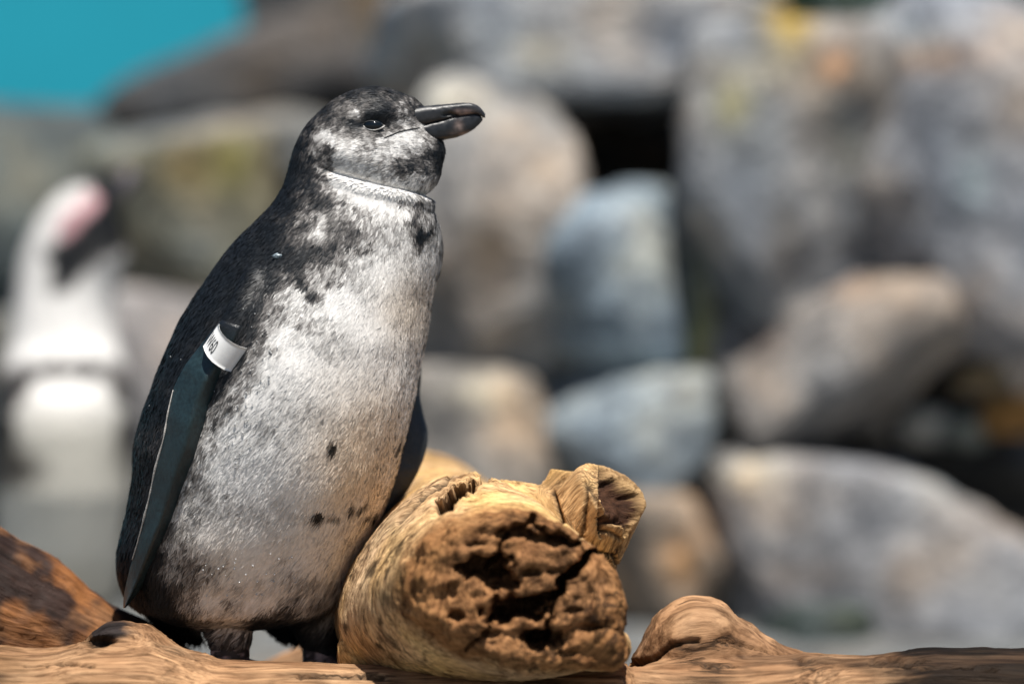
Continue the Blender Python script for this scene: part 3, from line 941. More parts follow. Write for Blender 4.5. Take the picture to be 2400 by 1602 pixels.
def feathers(V, F, N, count, comb, size, wfun, name, parent, lift=0.13, seed=1, keep=None, tint=None):
    """short overlapping contour feathers: little kite-shaped blades combed along the body"""
    r_ = np.random.default_rng(seed)
    tri = np.vstack([F[:, [0, 1, 2]], F[:, [0, 2, 3]]])
    A = np.linalg.norm(np.cross(V[tri[:, 1]] - V[tri[:, 0]], V[tri[:, 2]] - V[tri[:, 0]]), axis=1)
    dens = A if keep is None else A * keep[tri].mean(1)
    cs = np.cumsum(dens)
    t = np.searchsorted(cs, r_.uniform(0, cs[-1], count))
    t = np.clip(t, 0, len(tri) - 1)
    a_, b_ = r_.uniform(size=(2, count))
    f = a_ + b_ > 1
    a_[f], b_[f] = 1 - a_[f], 1 - b_[f]
    Wt = np.stack([1 - a_ - b_, a_, b_], 1)[:, :, None]
    P = (V[tri[t]] * Wt).sum(1)
    n = (N[tri[t]] * Wt).sum(1)
    n /= np.linalg.norm(n, axis=1)[:, None]
    d = comb(P, n) + r_.normal(size=(count, 3)) * 0.20
    d -= n * (d * n).sum(1)[:, None]
    d /= np.linalg.norm(d, axis=1)[:, None] + 1e-9
    s = np.cross(d, n)
    Ln, Wd = size(P)
    Ln = Ln * r_.uniform(0.7, 1.3, count)
    Wd = Wd * r_.uniform(0.75, 1.25, count)
    w = wfun(P)
    lf = (lift * (1 - 0.9 * w) * r_.uniform(0.35, 1.7, count) * Ln)[:, None]
    tw = (r_.normal(size=count) * 0.16 * Wd)[:, None]
    Ln, Wd = Ln[:, None], Wd[:, None]
    p0 = P - n * 0.0004 - d * Ln * 0.2
    pm = P + d * Ln * 0.35 + n * lf * 0.75
    pt = P + d * Ln + n * lf
    VV = np.stack([p0 - s * Wd * 0.35, p0 + s * Wd * 0.35, pm + s * Wd * 0.5 + n * tw, pt, pm - s * Wd * 0.5 - n * tw], 1).reshape(-1, 3)
    base = np.arange(count)[:, None] * 5
    Q = base + np.array([0, 1, 2, 4])
    Tt = base + np.array([4, 2, 3])
    cc = shade_plume(w) * (1 + r_.uniform(-0.12, 0.12, count) * (1 - 0.6 * w))[:, None]
    if tint is not None:
        cc = cc * tint(P)
    o = make_mesh(name, VV, [Q, Tt], M_PLUM, parent, smooth=True, attrs={"col": np.repeat(cc, 5, 0), "nb": np.repeat(n + r_.normal(size=(count, 3)) * 0.10, 5, 0)})
    tag(o, kind="stuff")
    return o


# ---------- the young penguin in front
PL = np.array([(204, 868), (208, 845), (214, 824), (224, 801), (240, 775), (257, 755), (290, 720), (317, 704), (345, 691), (377, 681), (407, 674), (441, 663), (478, 640), (503, 617), (562, 560), (630, 504), (689, 462),
               (748, 424), (807, 397), (865, 371), (945, 344), (1008, 326), (1052, 317), (1119, 312), (1195, 300), (1244, 287), (1289, 277), (1329, 276), (1369, 284), (1395, 296), (1420, 318), (1445, 370), (1462, 440), (1472, 520)], float)
PR = np.array([(204, 890), (208, 908), (214, 928), (222, 950), (232, 973), (244, 992), (260, 1000), (300, 1012), (329, 1036), (338, 1046), (354, 1045), (377, 1039), (398, 1030), (418, 1022), (437, 1010), (452, 1000), (462, 1001),
               (476, 1008), (503, 1020), (524, 1028), (568, 1035), (619, 1032), (661, 1021), (703, 1010), (753, 1003), (801, 996), (860, 985), (929, 974), (994, 958), (1059, 940), (1128, 924), (1185, 902), (1216, 890), (1262, 867),
               (1312, 844), (1350, 829), (1388, 814), (1420, 790), (1445, 740), (1462, 660), (1472, 560)], float)
vq = np.concatenate([204 + 26 * np.linspace(0, 1, 14) ** 2, np.linspace(233, 1395, 150), np.linspace(1400, 1472, 22)])
Lq, Rq = np.interp(vq, PL[:, 0], PL[:, 1]), np.interp(vq, PR[:, 0], PR[:, 1])


def sm(y, it=4):
    for _ in range(it):
        y[2:-2] = (y[1:-3] + y[2:-2] * 2 + y[3:-1]) / 4
    return y


Lq, Rq = sm(Lq), sm(Rq)
bq = np.interp(vq, [204, 208, 214, 224, 240, 260, 300, 350, 400, 430, 450, 480, 520, 560, 600, 700, 800, 870, 950, 1050, 1150, 1250, 1350, 1420, 1462, 1472],
               [0.006, 0.012, 0.017, 0.023, 0.029, 0.034, 0.039, 0.0425, 0.045, 0.046, 0.053, 0.060, 0.074, 0.087, 0.096, 0.110, 0.120, 0.126, 0.128, 0.128, 0.125, 0.118, 0.107, 0.09, 0.05, 0.02])
cyq = sm(np.interp(vq, [204, 400, 430, 450, 480, 520, 560, 600, 700, 800, 870, 950, 1050, 1150, 1250, 1350, 1420, 1472],
                [-0.016, -0.016, -0.016, -0.015, -0.011, -0.003, 0.005, 0.010, 0.013, 0.013, 0.015, 0.016, 0.019, 0.023, 0.026, 0.029, 0.028, 0.02]), 6)
bq = sm(bq.copy(), 6)
tq_ = np.interp(vq, [204, 240, 330, 400, 450, 520], [0.2, 0.6, 0.58, 0.4, 0.1, 0.0])
torso = loft(stack(vq, Lq, Rq, cyq, bq, tq_, 112))
arm = path_loft([(645, 600, -0.040, 52), (612, 676, -0.070, 47), (580, 736, -0.083, 43), (548, 790, -0.088, 39), (526, 825, -0.090, 33)], 36)
leg_l = path_loft([(515, 1370, -0.005, 88), (530, 1430, -0.01, 70), (540, 1480, -0.012, 53), (538, 1520, -0.012, 40), (537, 1575, -0.012, 38)], 40)
leg_r = path_loft([(715, 1380, 0.04, 85), (740, 1440, 0.045, 66), (752, 1490, 0.045, 52), (754, 1530, 0.045, 44), (755, 1575, 0.045, 39)], 40)
tail = path_loft([(370, 1330, 0.09, 85), (390, 1400, 0.095, 66), (420, 1455, 0.10, 46), (452, 1492, 0.10, 28), (475, 1512, 0.10, 10)], 40)
vent = path_loft([(650, 1400, 0.06, 70), (675, 1450, 0.07, 52), (690, 1485, 0.075, 32), (700, 1505, 0.075, 12)], 40)
V, F, T = merge([torso, arm, leg_l, leg_r, tail, vent])
V, F = remesh(V, F, T, 0.0019, 7)
N = vnormals(V, F)
# the fold where the head is drawn in over the breast, brow ridge, cheek, breast keel
u, v = proj(V)
FOLD = [(752, 392), (790, 404), (835, 416), (881, 427), (927, 437), (962, 445), (1002, 456)]
fv = np.interp(u, [p[0] for p in FOLD], [p[1] for p in FOLD])
sd = v - fv
inr = sstep(735, 800, u) * sstep(1060, 1000, u)
V = V + N * (inr * (-0.0045 * np.exp(-(sd / 7) ** 2) + 0.0024 * np.exp(-((sd - 20) / 15) ** 2) + 0.004 * np.exp(-((sd + 42) / 32) ** 2)))[:, None]
V = V + N * (0.0035 * np.exp(-((u - 890) / 55) ** 2 - ((v - 262) / 17) ** 2) - 0.0035 * np.exp(-((u - 882) / 42) ** 2 - ((v - 296) / 13) ** 2)
             + 0.003 * np.exp(-((u - 830) / 70) ** 2 - ((v - 345) / 35) ** 2) - 0.0022 * np.exp(-((u - 772) / 16) ** 2 - ((v - 360) / 30) ** 2))[:, None]
V = V + N * (0.0022 * fbm(V * np.array([14, 14, 9]), 3) * sstep(450, 600, v))[:, None]
N = vnormals(V, F)

W_PTS = [(879, 212, .05), (830, 225, .05), (940, 230, .07), (770, 260, .05), (730, 300, .05), (705, 340, .03), (690, 380, .02), (680, 420, .02), (660, 460, .02),
         (900, 235, .14), (850, 240, .14), (810, 260, .16), (840, 262, .62), (831, 252, .5), (801, 265, .25), (778, 278, .25), (893, 262, .02), (870, 269, .02), (911, 257, .03), (927, 269, .08), (885, 278, .03),
         (946, 248, .45), (934, 285, .45), (957, 280, .4), (946, 267, .3), (975, 262, .1), (824, 285, .08), (801, 299, .25), (858, 308, .2), (893, 308, .25), (923, 301, .15), (840, 296, .1),
         (766, 317, .78), (748, 322, .55), (789, 326, .78), (812, 345, .78), (847, 331, .55), (870, 340, .5), (904, 331, .7), (934, 322, .8), (962, 319, .85), (985, 340, .7), (939, 354, .7), (893, 365, .6), (847, 372, .6),
         (801, 372, .68), (750, 345, .5), (736, 331, .2), (769, 345, .15), (769, 368, .2), (778, 384, .3), (962, 388, .12), (939, 391, .18), (985, 381, .18), (1019, 365, .15), (1035, 354, .08), (1031, 388, .06), (1008, 398, .2),
         (1008, 336, .45), (1042, 338, .06), (916, 404, .55), (962, 414, .55), (996, 418, .55), (1008, 430, .6), (870, 395, .6), (835, 395, .7), (820, 358, .7),
         (796, 411, .95), (835, 423, .98), (881, 434, .98), (927, 444, .98), (962, 450, .95), (990, 456, .7), (755, 388, .35), (735, 377, .1), (730, 400, .06), (757, 411, .35), (769, 446, .35), (740, 434, .06),
         (801, 441, .9), (847, 457, .88), (893, 469, .82), (950, 469, .55), (980, 469, .25), (985, 492, .4), (939, 492, .72), (893, 499, .65), (847, 492, .5), (801, 476, .45), (778, 476, .2), (755, 469, .06),
         (751, 515, .55), (751, 535, .75), (765, 550, .6), (735, 505, .35), (722, 525, .2), (780, 530, .2), (800, 520, .2), (830, 545, .25), (790, 565, .12), (740, 585, .06), (770, 600, .12), (820, 590, .38), (860, 570, .42),
         (870, 530, .48), (910, 540, .62), (950, 530, .62), (975, 545, .35), (1000, 520, .5), (1015, 540, .75), (985, 560, .4), (950, 575, .75), (900, 590, .7), (850, 615, .72), (800, 620, .5), (760, 635, .55), (730, 650, .45),
         (706, 640, .12), (700, 610, .04), (650, 600, .02), (680, 480, .02), (640, 540, .02), (580, 580, .02), (600, 640, .02), (640, 660, .02), (540, 650, .02), (500, 700, .02), (560, 720, .02), (600, 720, .03), (450, 760, .02),
         (595, 770, .05), (565, 830, .06), (535, 870, .08), (420, 850, .02), (490, 900, .05), (460, 960, .1), (380, 950, .02), (420, 1050, .1), (350, 1100, .02), (380, 1150, .1), (360, 1230, .08), (300, 1280, .02), (350, 1330, .03), (330, 1400, .03),
         (370, 1360, .04), (395, 1400, .04), (425, 1450, .04), (470, 1500, .04), (340, 1190, .03), (330, 1330, .02), (360, 1380, .02), (390, 1425, .02), (345, 1280, .02), (372, 1310, .05), (350, 1250, .03), (312, 1340, .02), (440, 1480, .03),
         (680, 690, .6), (650, 720, .42), (700, 690, .82), (630, 760, .45), (660, 780, .85), (605, 830, .48), (640, 860, .88), (580, 880, .48), (555, 920, .45), (600, 930, .9), (515, 970, .45), (550, 1000, .85), (485, 1040, .55), (520, 1100, .85),
         (450, 1120, .5), (440, 1200, .6), (410, 1280, .5), (400, 1330, .45), (440, 1400, .5), (470, 1450, .45), (505, 1490, .25),
         (900, 620, .97), (1000, 600, .97), (800, 700, .97), (900, 750, 1.), (1000, 680, 1.), (700, 850, 1.), (850, 900, 1.), (950, 900, 1.), (600, 1100, .95), (750, 1100, 1.), (900, 1000, 1.), (500, 1250, .88), (600, 1300, .95), (750, 1300, .97), (850, 1250, .95),
         (500, 1400, .8), (560, 1440, .75), (600, 1410, .85), (650, 1390, .8), (800, 1370, .75), (730, 1410, .6), (620, 1455, .08), (660, 1475, .04), (700, 1490, .04), (680, 1435, .2), (770, 1440, .45), (795, 1470, .05), (720, 1470, .1),
         (540, 1470, .6), (525, 1455, .65), (540, 1488, .4), (540, 1505, .08), (750, 1505, .06), (800, 1430, .1)]
W_ARR = np.array(W_PTS)
SPOTS = [(783, 1045, 9, 17, .95), (749, 1207, 15, 11, .9), (788, 1207, 14, 8, .5), (827, 1187, 9, 13, .8), (917, 1073, 8, 15, .7), (906, 1117, 7, 12, .6), (735, 690, 12, 9, .7), (715, 665, 14, 8, .4), (985, 548, 10, 20, .6), (970, 512, 10, 14, .4)]


def ref_uv(P):
    """photo-side pixel of each point: the far half of the bird is mirrored about its own mid-plane"""
    uu_, vv_ = proj(P)
    kk = S0
    cu = np.interp(vv_, vq, (Lq + Rq) / 2)
    au = np.interp(vv_, vq, (Rq - Lq) / 2)
    cyy = np.interp(vv_, vq, cyq)
    bb = np.interp(vv_, vq, bq)
    th = np.arctan2((P[:, 1] - cyy) / np.maximum(bb, 1e-3), (uu_ - cu) / np.maximum(au, 1))
    ths = -np.radians(np.interp(vv_, [400, 560, 1400], [0, 38, 38]))
    rel = (th - ths + np.pi) % (2 * np.pi) - np.pi
    mir = ths - np.abs(rel)
    far = rel > 0
    low = vv_ > 1440
    ue = np.where(far & ~low, cu + au * np.cos(mir), uu_)
    return ue, vv_


def white_young(P, mottle=True):
    ue, vv_ = ref_uv(P)
    wob = 5.0
    w = rbf(ue + wob * perlin(P * 160), vv_ + wob * perlin(P * 160 + 31), W_ARR)
    for (a_, b_, ru, rv, s_) in SPOTS:
        w = w - s_ * np.exp(-((ue - a_) / ru) ** 2 - ((vv_ - b_) / rv) ** 2)
    if mottle:
        amp = np.sqrt(np.clip(w * (1 - w), 0, 0.25)) * 2 * sstep(0.01, 0.16, w) * (1 - 0.8 * sstep(0.7, 0.97, w))
        w = w + amp * (0.38 * perlin(P * np.array([420, 420, 330])) + 0.22 * perlin(P * 140 + 50))
    return np.clip(w, 0, 1)


yp = empty("penguin", (float(pix(640, 1575, 0)[0]), 0.02, 0.107))
tag(yp, "young penguin with grey mottled head, white belly and white flipper band", "penguin")
wv = white_young(V)
body = make_mesh("body", V, F, M_PLUM, yp, attrs={"col": shade_plume(wv) * bounce_tint(V), "nb": N})
BV = BVHTree.FromPolygons([tuple(p) for p in V], [tuple(int(i) for i in q) for q in F])


def on_body(uu_, vv_, off=0.0, bvh=BV):
    o_ = Vector((0, -D, CZ))
    d_ = Vector(pix(uu_, vv_, 0.0)) - o_
    d_.normalize()
    h, nrm, _, _ = bvh.ray_cast(o_, d_)
    if h is None:
        return None, None
    return np.array(h + nrm * off), np.array(nrm)


def comb_young(P, n):
    uu_, vv_ = proj(P)
    c = np.zeros_like(P)
    hd_ = sstep(470, 380, vv_)
    ang = np.interp(uu_, [680, 720, 800, 1000], [1.25, 1.0, 0.45, 0.15])     # head: sweep back from the bill, then down the nape
    c[:, 0] = -np.cos(ang) * hd_ + (1 - hd_) * np.interp(uu_, [300, 600, 800, 1000], [-0.45, -0.6, -0.55, -0.25])
    c[:, 2] = -np.sin(ang) * hd_ + (1 - hd_) * -0.85
    c[:, 1] = 0.1
    return c


def size_young(P):
    uu_, vv_ = proj(P)
    Ln = np.interp(vv_, [204, 400, 520, 800, 1300, 1460, 1500, 1540], [0.0042, 0.0050, 0.0060, 0.0072, 0.0085, 0.012, 0.011, 0.004])
    Wd = np.interp(vv_, [204, 400, 520, 800, 1300], [0.0010, 0.0012, 0.0013, 0.0014, 0.0013])
    return Ln, Wd


uV, vV = proj(V)
keep = np.interp(vV, [204, 420, 480, 900, 1480, 1494, 1502], [2.6, 2.2, 1.6, 1.0, 1.0, 1.2, 0.0])
keep[np.hypot((uV - 876) / 30, (vV - 295) / 14) < 1.05] = 0
keep[(vV > 500) & (V[:, 1] > 0.06)] *= 0.5
feathers(V, F, N, 240000, comb_young, size_young, white_young, "plumage", yp, 0.09, 4, keep, bounce_tint)

# bill: two horny halves, each lofted along the bill's length
HY = -0.016


def mandible(name, st, colf, seed, notch=0.0):
    """st rows: u, v_top, v_bottom, half depth (m)"""
    st = np.array(st, float)
    uq_ = st[0, 0] + (st[-1, 0] - st[0, 0]) * (1 - (1 - np.linspace(0, 1, 46)) ** 1.25)
    m_ = 36
    th_ = np.linspace(0, 2 * np.pi, m_, endpoint=False)
    R_ = []
    for q in uq_:
        t_, b_, h_ = (np.interp(q, st[:, 0], st[:, k_]) for k_ in (1, 2, 3))
        h_ = h_ * np.interp(q, [950, 1060], [1.28, 1.0])
        kk = S0 * (D + HY) / D
        zc_, hz_ = CZ + (801 - (t_ + b_) / 2) * kk, (b_ - t_) / 2 * kk
        c_, s_ = np.cos(th_), np.sin(th_)
        R_.append(np.stack([np.full(m_, (q - 1200) * kk), HY + h_ * np.sign(c_) * np.abs(c_) ** 0.55, zc_ + hz_ * np.sign(s_) * np.abs(s_) ** 0.72], 1))
    V_, F_, T_ = loft(R_)
    for _ in range(2):
        pass
    N_ = vnormals(V_, F_)
    V_ = V_ + N_ * (0.00035 * fbm(V_ * np.array([160, 300, 300]) + seed, 3))[:, None]
    uu_, vv_ = proj(V_)
    if notch:
        dn, _ = poly_dist(uu_, vv_, [(1040, 268), (1056, 267), (1072, 271)])
        sl = sstep(5.5, 1.5, dn) * (V_[:, 1] < HY)
        V_[:, 1] += sl * 0.003
    cc_ = colf(uu_, vv_, V_)
    if notch:
        cc_ = cc_ * (1 - 0.9 * sl[:, None])
    return make_mesh(name, V_, [F_, T_], M_BILL, yp, attrs={"col": np.clip(cc_, 0.002, 0.8)})


def bill_col(blobs):
    def f(uu_, vv_, P):
        c = np.tile(np.array([0.013, 0.015, 0.018]), (len(P), 1))
        for (bu, bv, ru, rv, s_, bc) in blobs:
            w_ = np.clip(s_ * np.exp(-((uu_ - bu) / ru) ** 2 - ((vv_ - bv) / rv) ** 2) * (1 + 0.6 * fbm(P * 180, 3)), 0, 1)[:, None]
            c = c * (1 - w_) + np.array(bc)[None] * w_
        return c
    return f


mandible("upper_mandible", [(948, 258, 306, 0.0125), (962, 254, 305, 0.0122), (978, 251, 301, 0.0118), (999, 248.5, 296, 0.011), (1031, 246, 287, 0.0098), (1054, 243.5, 280, 0.009), (1077, 241.5, 274, 0.0082), (1095, 241, 270.5, 0.0076), (1108, 243, 268.5, 0.007),
                            (1118, 247, 268, 0.0062), (1127, 254, 272, 0.005), (1133, 261, 276, 0.0037), (1137, 268, 276, 0.0018)],
         bill_col([(1086, 264, 22, 7, 0.75, (0.30, 0.2, 0.17)), (1120, 250, 14, 8, 0.35, (0.12, 0.11, 0.11)), (1000, 275, 40, 14, 0.25, (0.06, 0.055, 0.055))]), 1, notch=1)
mandible("lower_mandible", [(946, 300, 310, 0.0105), (957, 299, 312, 0.0108), (973, 297, 318, 0.0108), (985, 294, 324, 0.0106), (1000, 290, 329, 0.0102), (1020, 285, 330, 0.0095), (1042, 279, 328, 0.0086), (1072, 270, 322, 0.0072), (1095, 266, 312, 0.006),
                            (1112, 266, 302, 0.005), (1124, 269, 291, 0.0036), (1131, 276, 282, 0.0015)],
         bill_col([(1076, 297, 10, 14, 0.6, (0.26, 0.19, 0.165)), (1088, 313, 24, 5, 0.6, (0.30, 0.18, 0.13)), (1098, 288, 8, 9, 0.9, (0.02, 0.022, 0.028))]), 2)

# gape line, eye and its pale rim


def surf_tube(name, pts, rad, mat, parent, off=0.0, colr=(0.02, 0.02, 0.02), n=40, m_=8, closed=False):
    pts = np.array(pts, float)
    if closed:
        pts = np.vstack([pts, pts[:1]])
    t_ = np.linspace(0, 1, len(pts))
    tq2 = np.linspace(0, 1, n)
    uu_, vv_ = np.interp(tq2, t_, pts[:, 0]), np.interp(tq2, t_, pts[:, 1])
    P_ = []
    for a_, b_ in zip(uu_, vv_):
        h, nn_ = on_body(a_, b_, off)
        if h is not None:
            P_.append(h)
    P_ = np.array(P_)
    for _ in range(3):
        P_[1:-1, 1] = (P_[:-2, 1] + 2 * P_[1:-1, 1] + P_[2:, 1]) / 4
    rr_ = rad * np.interp(np.linspace(0, 1, len(P_)), [0, 0.1, 0.9, 1], [0.5, 1, 1, 0.5]) if not closed else np.full(len(P_), rad)
    V_, F_, T_ = tube(P_, rr_, m_)
    return make_mesh(name, V_, [F_, T_], mat, parent, attrs={"col": np.tile(np.array(colr), (len(V_), 1))})


surf_tube("gape", [(984, 300), (972, 302), (960, 304), (946, 307), (934, 310), (922, 315), (910, 320), (899, 324)], 0.0006, M_SKIN, yp, 0.0005, (0.008, 0.008, 0.008))
EU, EV = 875.0, 294.5
he, ne = on_body(EU, EV)
t_eye = NT("eye")
t_eye.set((0.003, 0.006, 0.009), 0.05, 0.5)
th_ = np.linspace(0, np.pi, 15)
ph_ = np.linspace(0, 2 * np.pi, 24, endpoint=False)
er = 0.0092
R = [np.stack([er * 1.0 * np.sin(t_) * np.cos(ph_), np.full(24, -er * 0.72 * np.cos(t_)), er * 0.60 * np.sin(t_) * np.sin(ph_)], 1) for t_ in th_[1:-1]]
Ve, Fe, Te = loft(R)
eye = make_mesh("eye", Ve + he + np.array([0, 0.0008, 0]), [Fe, Te], t_eye.m, yp)
alm = [(EU - 27, EV - 4), (EU - 20, EV - 8), (EU - 8, EV - 11.5), (EU + 6, EV - 10.5), (EU + 18, EV - 5), (EU + 27, EV + 0.5), (EU + 17, EV + 6.5), (EU + 5, EV + 10.5), (EU - 8, EV + 10), (EU - 19, EV + 5)]
yy = he[1] - 0.0042
ap = np.array([pix(a_, b_, yy + 0.0035 * (abs(a_ - EU) / 27) ** 2) for a_, b_ in alm])
t_ = np.linspace(0, len(ap), 60, endpoint=False)
pp = np.stack([np.interp(t_, np.arange(len(ap) + 1), np.append(ap[:, k_], ap[0, k_])) for k_ in range(3)], 1)
for _ in range(2):
    pp = (np.roll(pp, 1, 0) + 2 * pp + np.roll(pp, -1, 0)) / 4
tg = np.roll(pp, -1, 0) - np.roll(pp, 1, 0)
tg /= np.linalg.norm(tg, axis=1)[:, None]
s1 = np.cross(tg, np.array([0, 1.0, 0]))
s1 /= np.linalg.norm(s1, axis=1)[:, None]
phk = np.linspace(0, 2 * np.pi, 8, endpoint=False)
wdt = np.where(pp[:, 2] < he[2], 0.00065, 0.00045)
R = pp[:, None] + wdt[:, None, None] * (np.cos(phk)[None, :, None] * s1[:, None] + 1.4 * np.sin(phk)[None, :, None] * np.array([0, 1.0, 0])[None, None])
Vr, Fr, _ = loft(np.concatenate([R, R[:1]]), cap=False)
rimc = np.where((Vr[:, 2] < he[2] + 0.0005)[:, None], np.array([0.62, 0.60, 0.57])[None], np.array([0.04, 0.04, 0.04])[None])
make_mesh("eyelid", Vr, Fr, M_SKIN, eye, attrs={"col": rimc})

# flippers


def flipper(name, st, Ynear, Yedge, thick, parent, colr, seed, sheen=None):
    """st rows: v, u_left, u_right, Y of the ridge line"""
    st = np.array(st, float)
    vq_ = np.linspace(st[0, 0], st[-1, 0], 110)
    l_, r_, y_ = (smooth_interp(vq_, st[:, 0], st[:, k_], 2) for k_ in (1, 2, 3))
    m_ = 40
    R_ = []
    for i_ in range(len(vq_)):
        tt_ = np.linspace(0, 2 * np.pi, m_, endpoint=False)
        x_ = -np.cos(tt_)                         # -1 trailing edge ... 1 leading edge
        prof = np.sqrt(np.clip(1 - x_ ** 2, 0, 1)) * (0.28 + 0.72 * ((x_ + 1) / 2) ** 0.9)
        rd_ = np.interp(vq_[i_], [st[0, 0] + 10, st[0, 0] + 140], [0.0, 1.0])
        prof = prof * rd_ + np.sqrt(np.clip(1 - x_ ** 2, 0, 1)) * (1 - rd_)
        yy_ = -np.sign(np.sin(tt_)) * prof * thick * np.interp(vq_[i_], [st[0, 0], st[-1, 0]], [1.25, 0.45])
        lean = np.clip(0.15 - x_, 0, 2) / 1.15 * Yedge + np.clip(x_ - 0.15, 0, 1) / 0.85 * 0.75 * abs(Yedge)
        lean = np.where(x_ < 0.15, lean * (0.15 + 0.85 * rd_), lean * (1.5 - 0.5 * rd_))
        uu_ = (l_[i_] + r_[i_]) / 2 + (r_[i_] - l_[i_]) / 2 * x_
        Yp = y_[i_] + lean + yy_
        kk = S0 * (D + Yp) / D
        # sections lean with the flipper: leading edge a little lower
        vv_ = vq_[i_] + 26 * x_ * np.interp(vq_[i_], [st[0, 0], st[0, 0] + 120, st[-1, 0] - 80, st[-1, 0]], [0.5, 1, 0.6, 0.0])
        R_.append(np.stack([(uu_ - 1200) * kk, Yp, CZ + (801 - vv_) * kk], 1))
    V_, F_, T_ = loft(R_)
    V_ = V_ + np.array([0, 1.0, 0])[None] * (0.0009 * fbm(V_ * 45 + seed, 3))[:, None]
    cc_ = np.tile(np.array(colr), (len(V_), 1)) * (1 + 0.35 * fbm(V_ * 40, 3))[:, None]
    fd_ = sstep(st[0, 0] - 10, st[0, 0] + 90, proj(V_)[1])[:, None]
    cc_ = cc_ * fd_ + BLACK[None] * 0.8 * (1 - fd_)
    o = make_mesh(name, V_, [F_, T_], M_FLIP, parent, attrs={"col": np.clip(cc_, 0.003, 0.5)})
    edge = np.array([R_[i_][0] for i_ in range(len(R_))])
    lead = np.array([R_[i_][m_ // 2] for i_ in range(len(R_))])
    return o, edge, lead, vq_


M_FLIP = mat_skin("flipper_scales", 0.36, 1300)


def ys(u_, v_, d_):
    h, _ = on_body(u_, v_)
    return (h[1] if h is not None else -0.02) - d_


near_st = [(762, 520, 596, -0.092), (790, 497, 586, -0.095), (840, 462, 552, -0.096), (880, 434, 520, ys(480, 880, 0.012)),
           (930, 408, 500, ys(455, 930, 0.013)), (990, 394, 482, ys(440, 990, 0.014)), (1050, 384, 461, ys(425, 1050, 0.014)), (1119, 364, 437, ys(400, 1119, 0.014)), (1186, 350, 414, ys(385, 1186, 0.014)),
           (1244, 335, 388, ys(365, 1244, 0.014)), (1298, 320, 362, ys(342, 1298, 0.014)), (1350, 303, 340, ys(325, 1340, 0.012)), (1390, 292, 318, ys(325, 1340, 0.006)), (1412, 288, 303, ys(325, 1340, 0.004)), (1424, 289, 294, ys(325, 1340, 0.004))]
fl, edge, lead, fvq = flipper("flipper", near_st, None, 0.017, 0.0085, yp, (0.013, 0.029, 0.034), 2)
sel = (fvq > 935) & (fvq < 1330)
ep = edge[sel]
er_ = 0.0009 * (0.65 + 0.7 * np.clip(0.5 + fbm(ep * 120, 2), 0, 1.2)) * np.interp(fvq[sel], [935, 1000, 1200, 1330], [0.3, 0.8, 1.1, 0.5])
Vt, Ft, Tt = tube(ep + np.array([-0.0002, -0.0006, 0]), er_, 8)
make_mesh("trailing_edge", Vt, [Ft, Tt], M_SKIN, fl, attrs={"col": np.tile(np.array([0.55, 0.52, 0.48]), (len(Vt), 1))})
far_st = [(800, 940, 985, 0.085), (860, 930, 988, 0.085), (900, 925, 984, 0.085), (951, 915, 994, 0.08), (987, 905, 1003, 0.075), (1022, 890, 1002, 0.07), (1058, 875, 992, 0.066), (1094, 862, 977, 0.062), (1130, 850, 957, 0.06), (1168, 840, 931, 0.058), (1201, 838, 905, 0.056), (1240, 845, 872, 0.055)]
flipper("flipper", far_st, None, 0.004, 0.007, yp, (0.014, 0.016, 0.018), 5)

# white identification band round the flipper, with its print
topc = np.array([(512, 759), (514, 770), (520, 781), (531, 793), (546, 803.5), (563, 812), (580, 816.5)], float)
botc = np.array([(476, 811), (480, 823), (487, 836), (497, 847), (510, 857), (525, 866), (541, 871)], float)
yb0 = -0.091


def band_pt(s_, t_, lift=0.0):
    """s 0..1 round the visible front, t 0 (bottom edge) .. 1 (top edge)"""
    ss = np.clip(s_, 0, 1) * 6
    pu = np.interp(ss, range(7), topc[:, 0]) * t_ + np.interp(ss, range(7), botc[:, 0]) * (1 - t_)
    pv = np.interp(ss, range(7), topc[:, 1]) * t_ + np.interp(ss, range(7), botc[:, 1]) * (1 - t_)
    Yp = yb0 - 0.009 - 0.015 * np.sin(np.pi * (0.12 + 0.80 * s_)) ** 0.9 - lift
    return pix(pu, pv, Yp)


sS = np.linspace(0, 1, 33)
tS = np.linspace(0, 1, 9)
outer = np.array([[band_pt(a_, b_) for a_ in sS] for b_ in tS])
back = np.array([[band_pt(a_, b_) * np.array([1, 0, 1]) + np.array([0, yb0 + 0.004 + 0.006 * math.sin(math.pi * a_), 0]) for a_ in sS[::-1]] for b_ in tS])
ringo = np.concatenate([outer, back], 1)
cen = ringo.mean(1, keepdims=True)
ringi = cen + (ringo - cen) * 0.955
Vb1, Fb1, _ = loft(ringo, cap=False)
Vb2, Fb2, _ = loft(ringi, cap=False)
nb = ringo.shape[1]
off = len(Vb1)
aa = np.arange(nb)
a2 = (aa + 1) % nb
lastr = (len(tS) - 1) * nb
Fr_ = np.vstack([np.stack([aa, a2, off + a2, off + aa], 1), np.stack([lastr + aa, off + lastr + aa, off + lastr + a2, lastr + a2], 1)])
band = make_mesh("identification_band", np.vstack([Vb1, Vb2]), np.vstack([Fb1, Fb2[:, ::-1] + off, Fr_]), mat_plain("white_plastic", (0.78, 0.78, 0.77), 0.35, 0.4, 0.04, 300), yp)
tag(band, "white plastic flipper band with black lettering")
fc = bpy.data.curves.new("print_text", 'FONT')
fc.body = "W60"
fc.size = 1.0
fo = bpy.data.objects.new("print_text", fc)
col.objects.link(fo)
dg = bpy.context.evaluated_depsgraph_get()
me = bpy.data.meshes.new_from_object(fo.evaluated_get(dg))
import bmesh
bm = bmesh.new()
bm.from_mesh(me)
bmesh.ops.triangulate(bm, faces=bm.faces[:])
bmesh.ops.subdivide_edges(bm, edges=bm.edges[:], cuts=2)
bmesh.ops.triangulate(bm, faces=bm.faces[:])
tv_ = np.array([v_.co[:] for v_ in bm.verts])
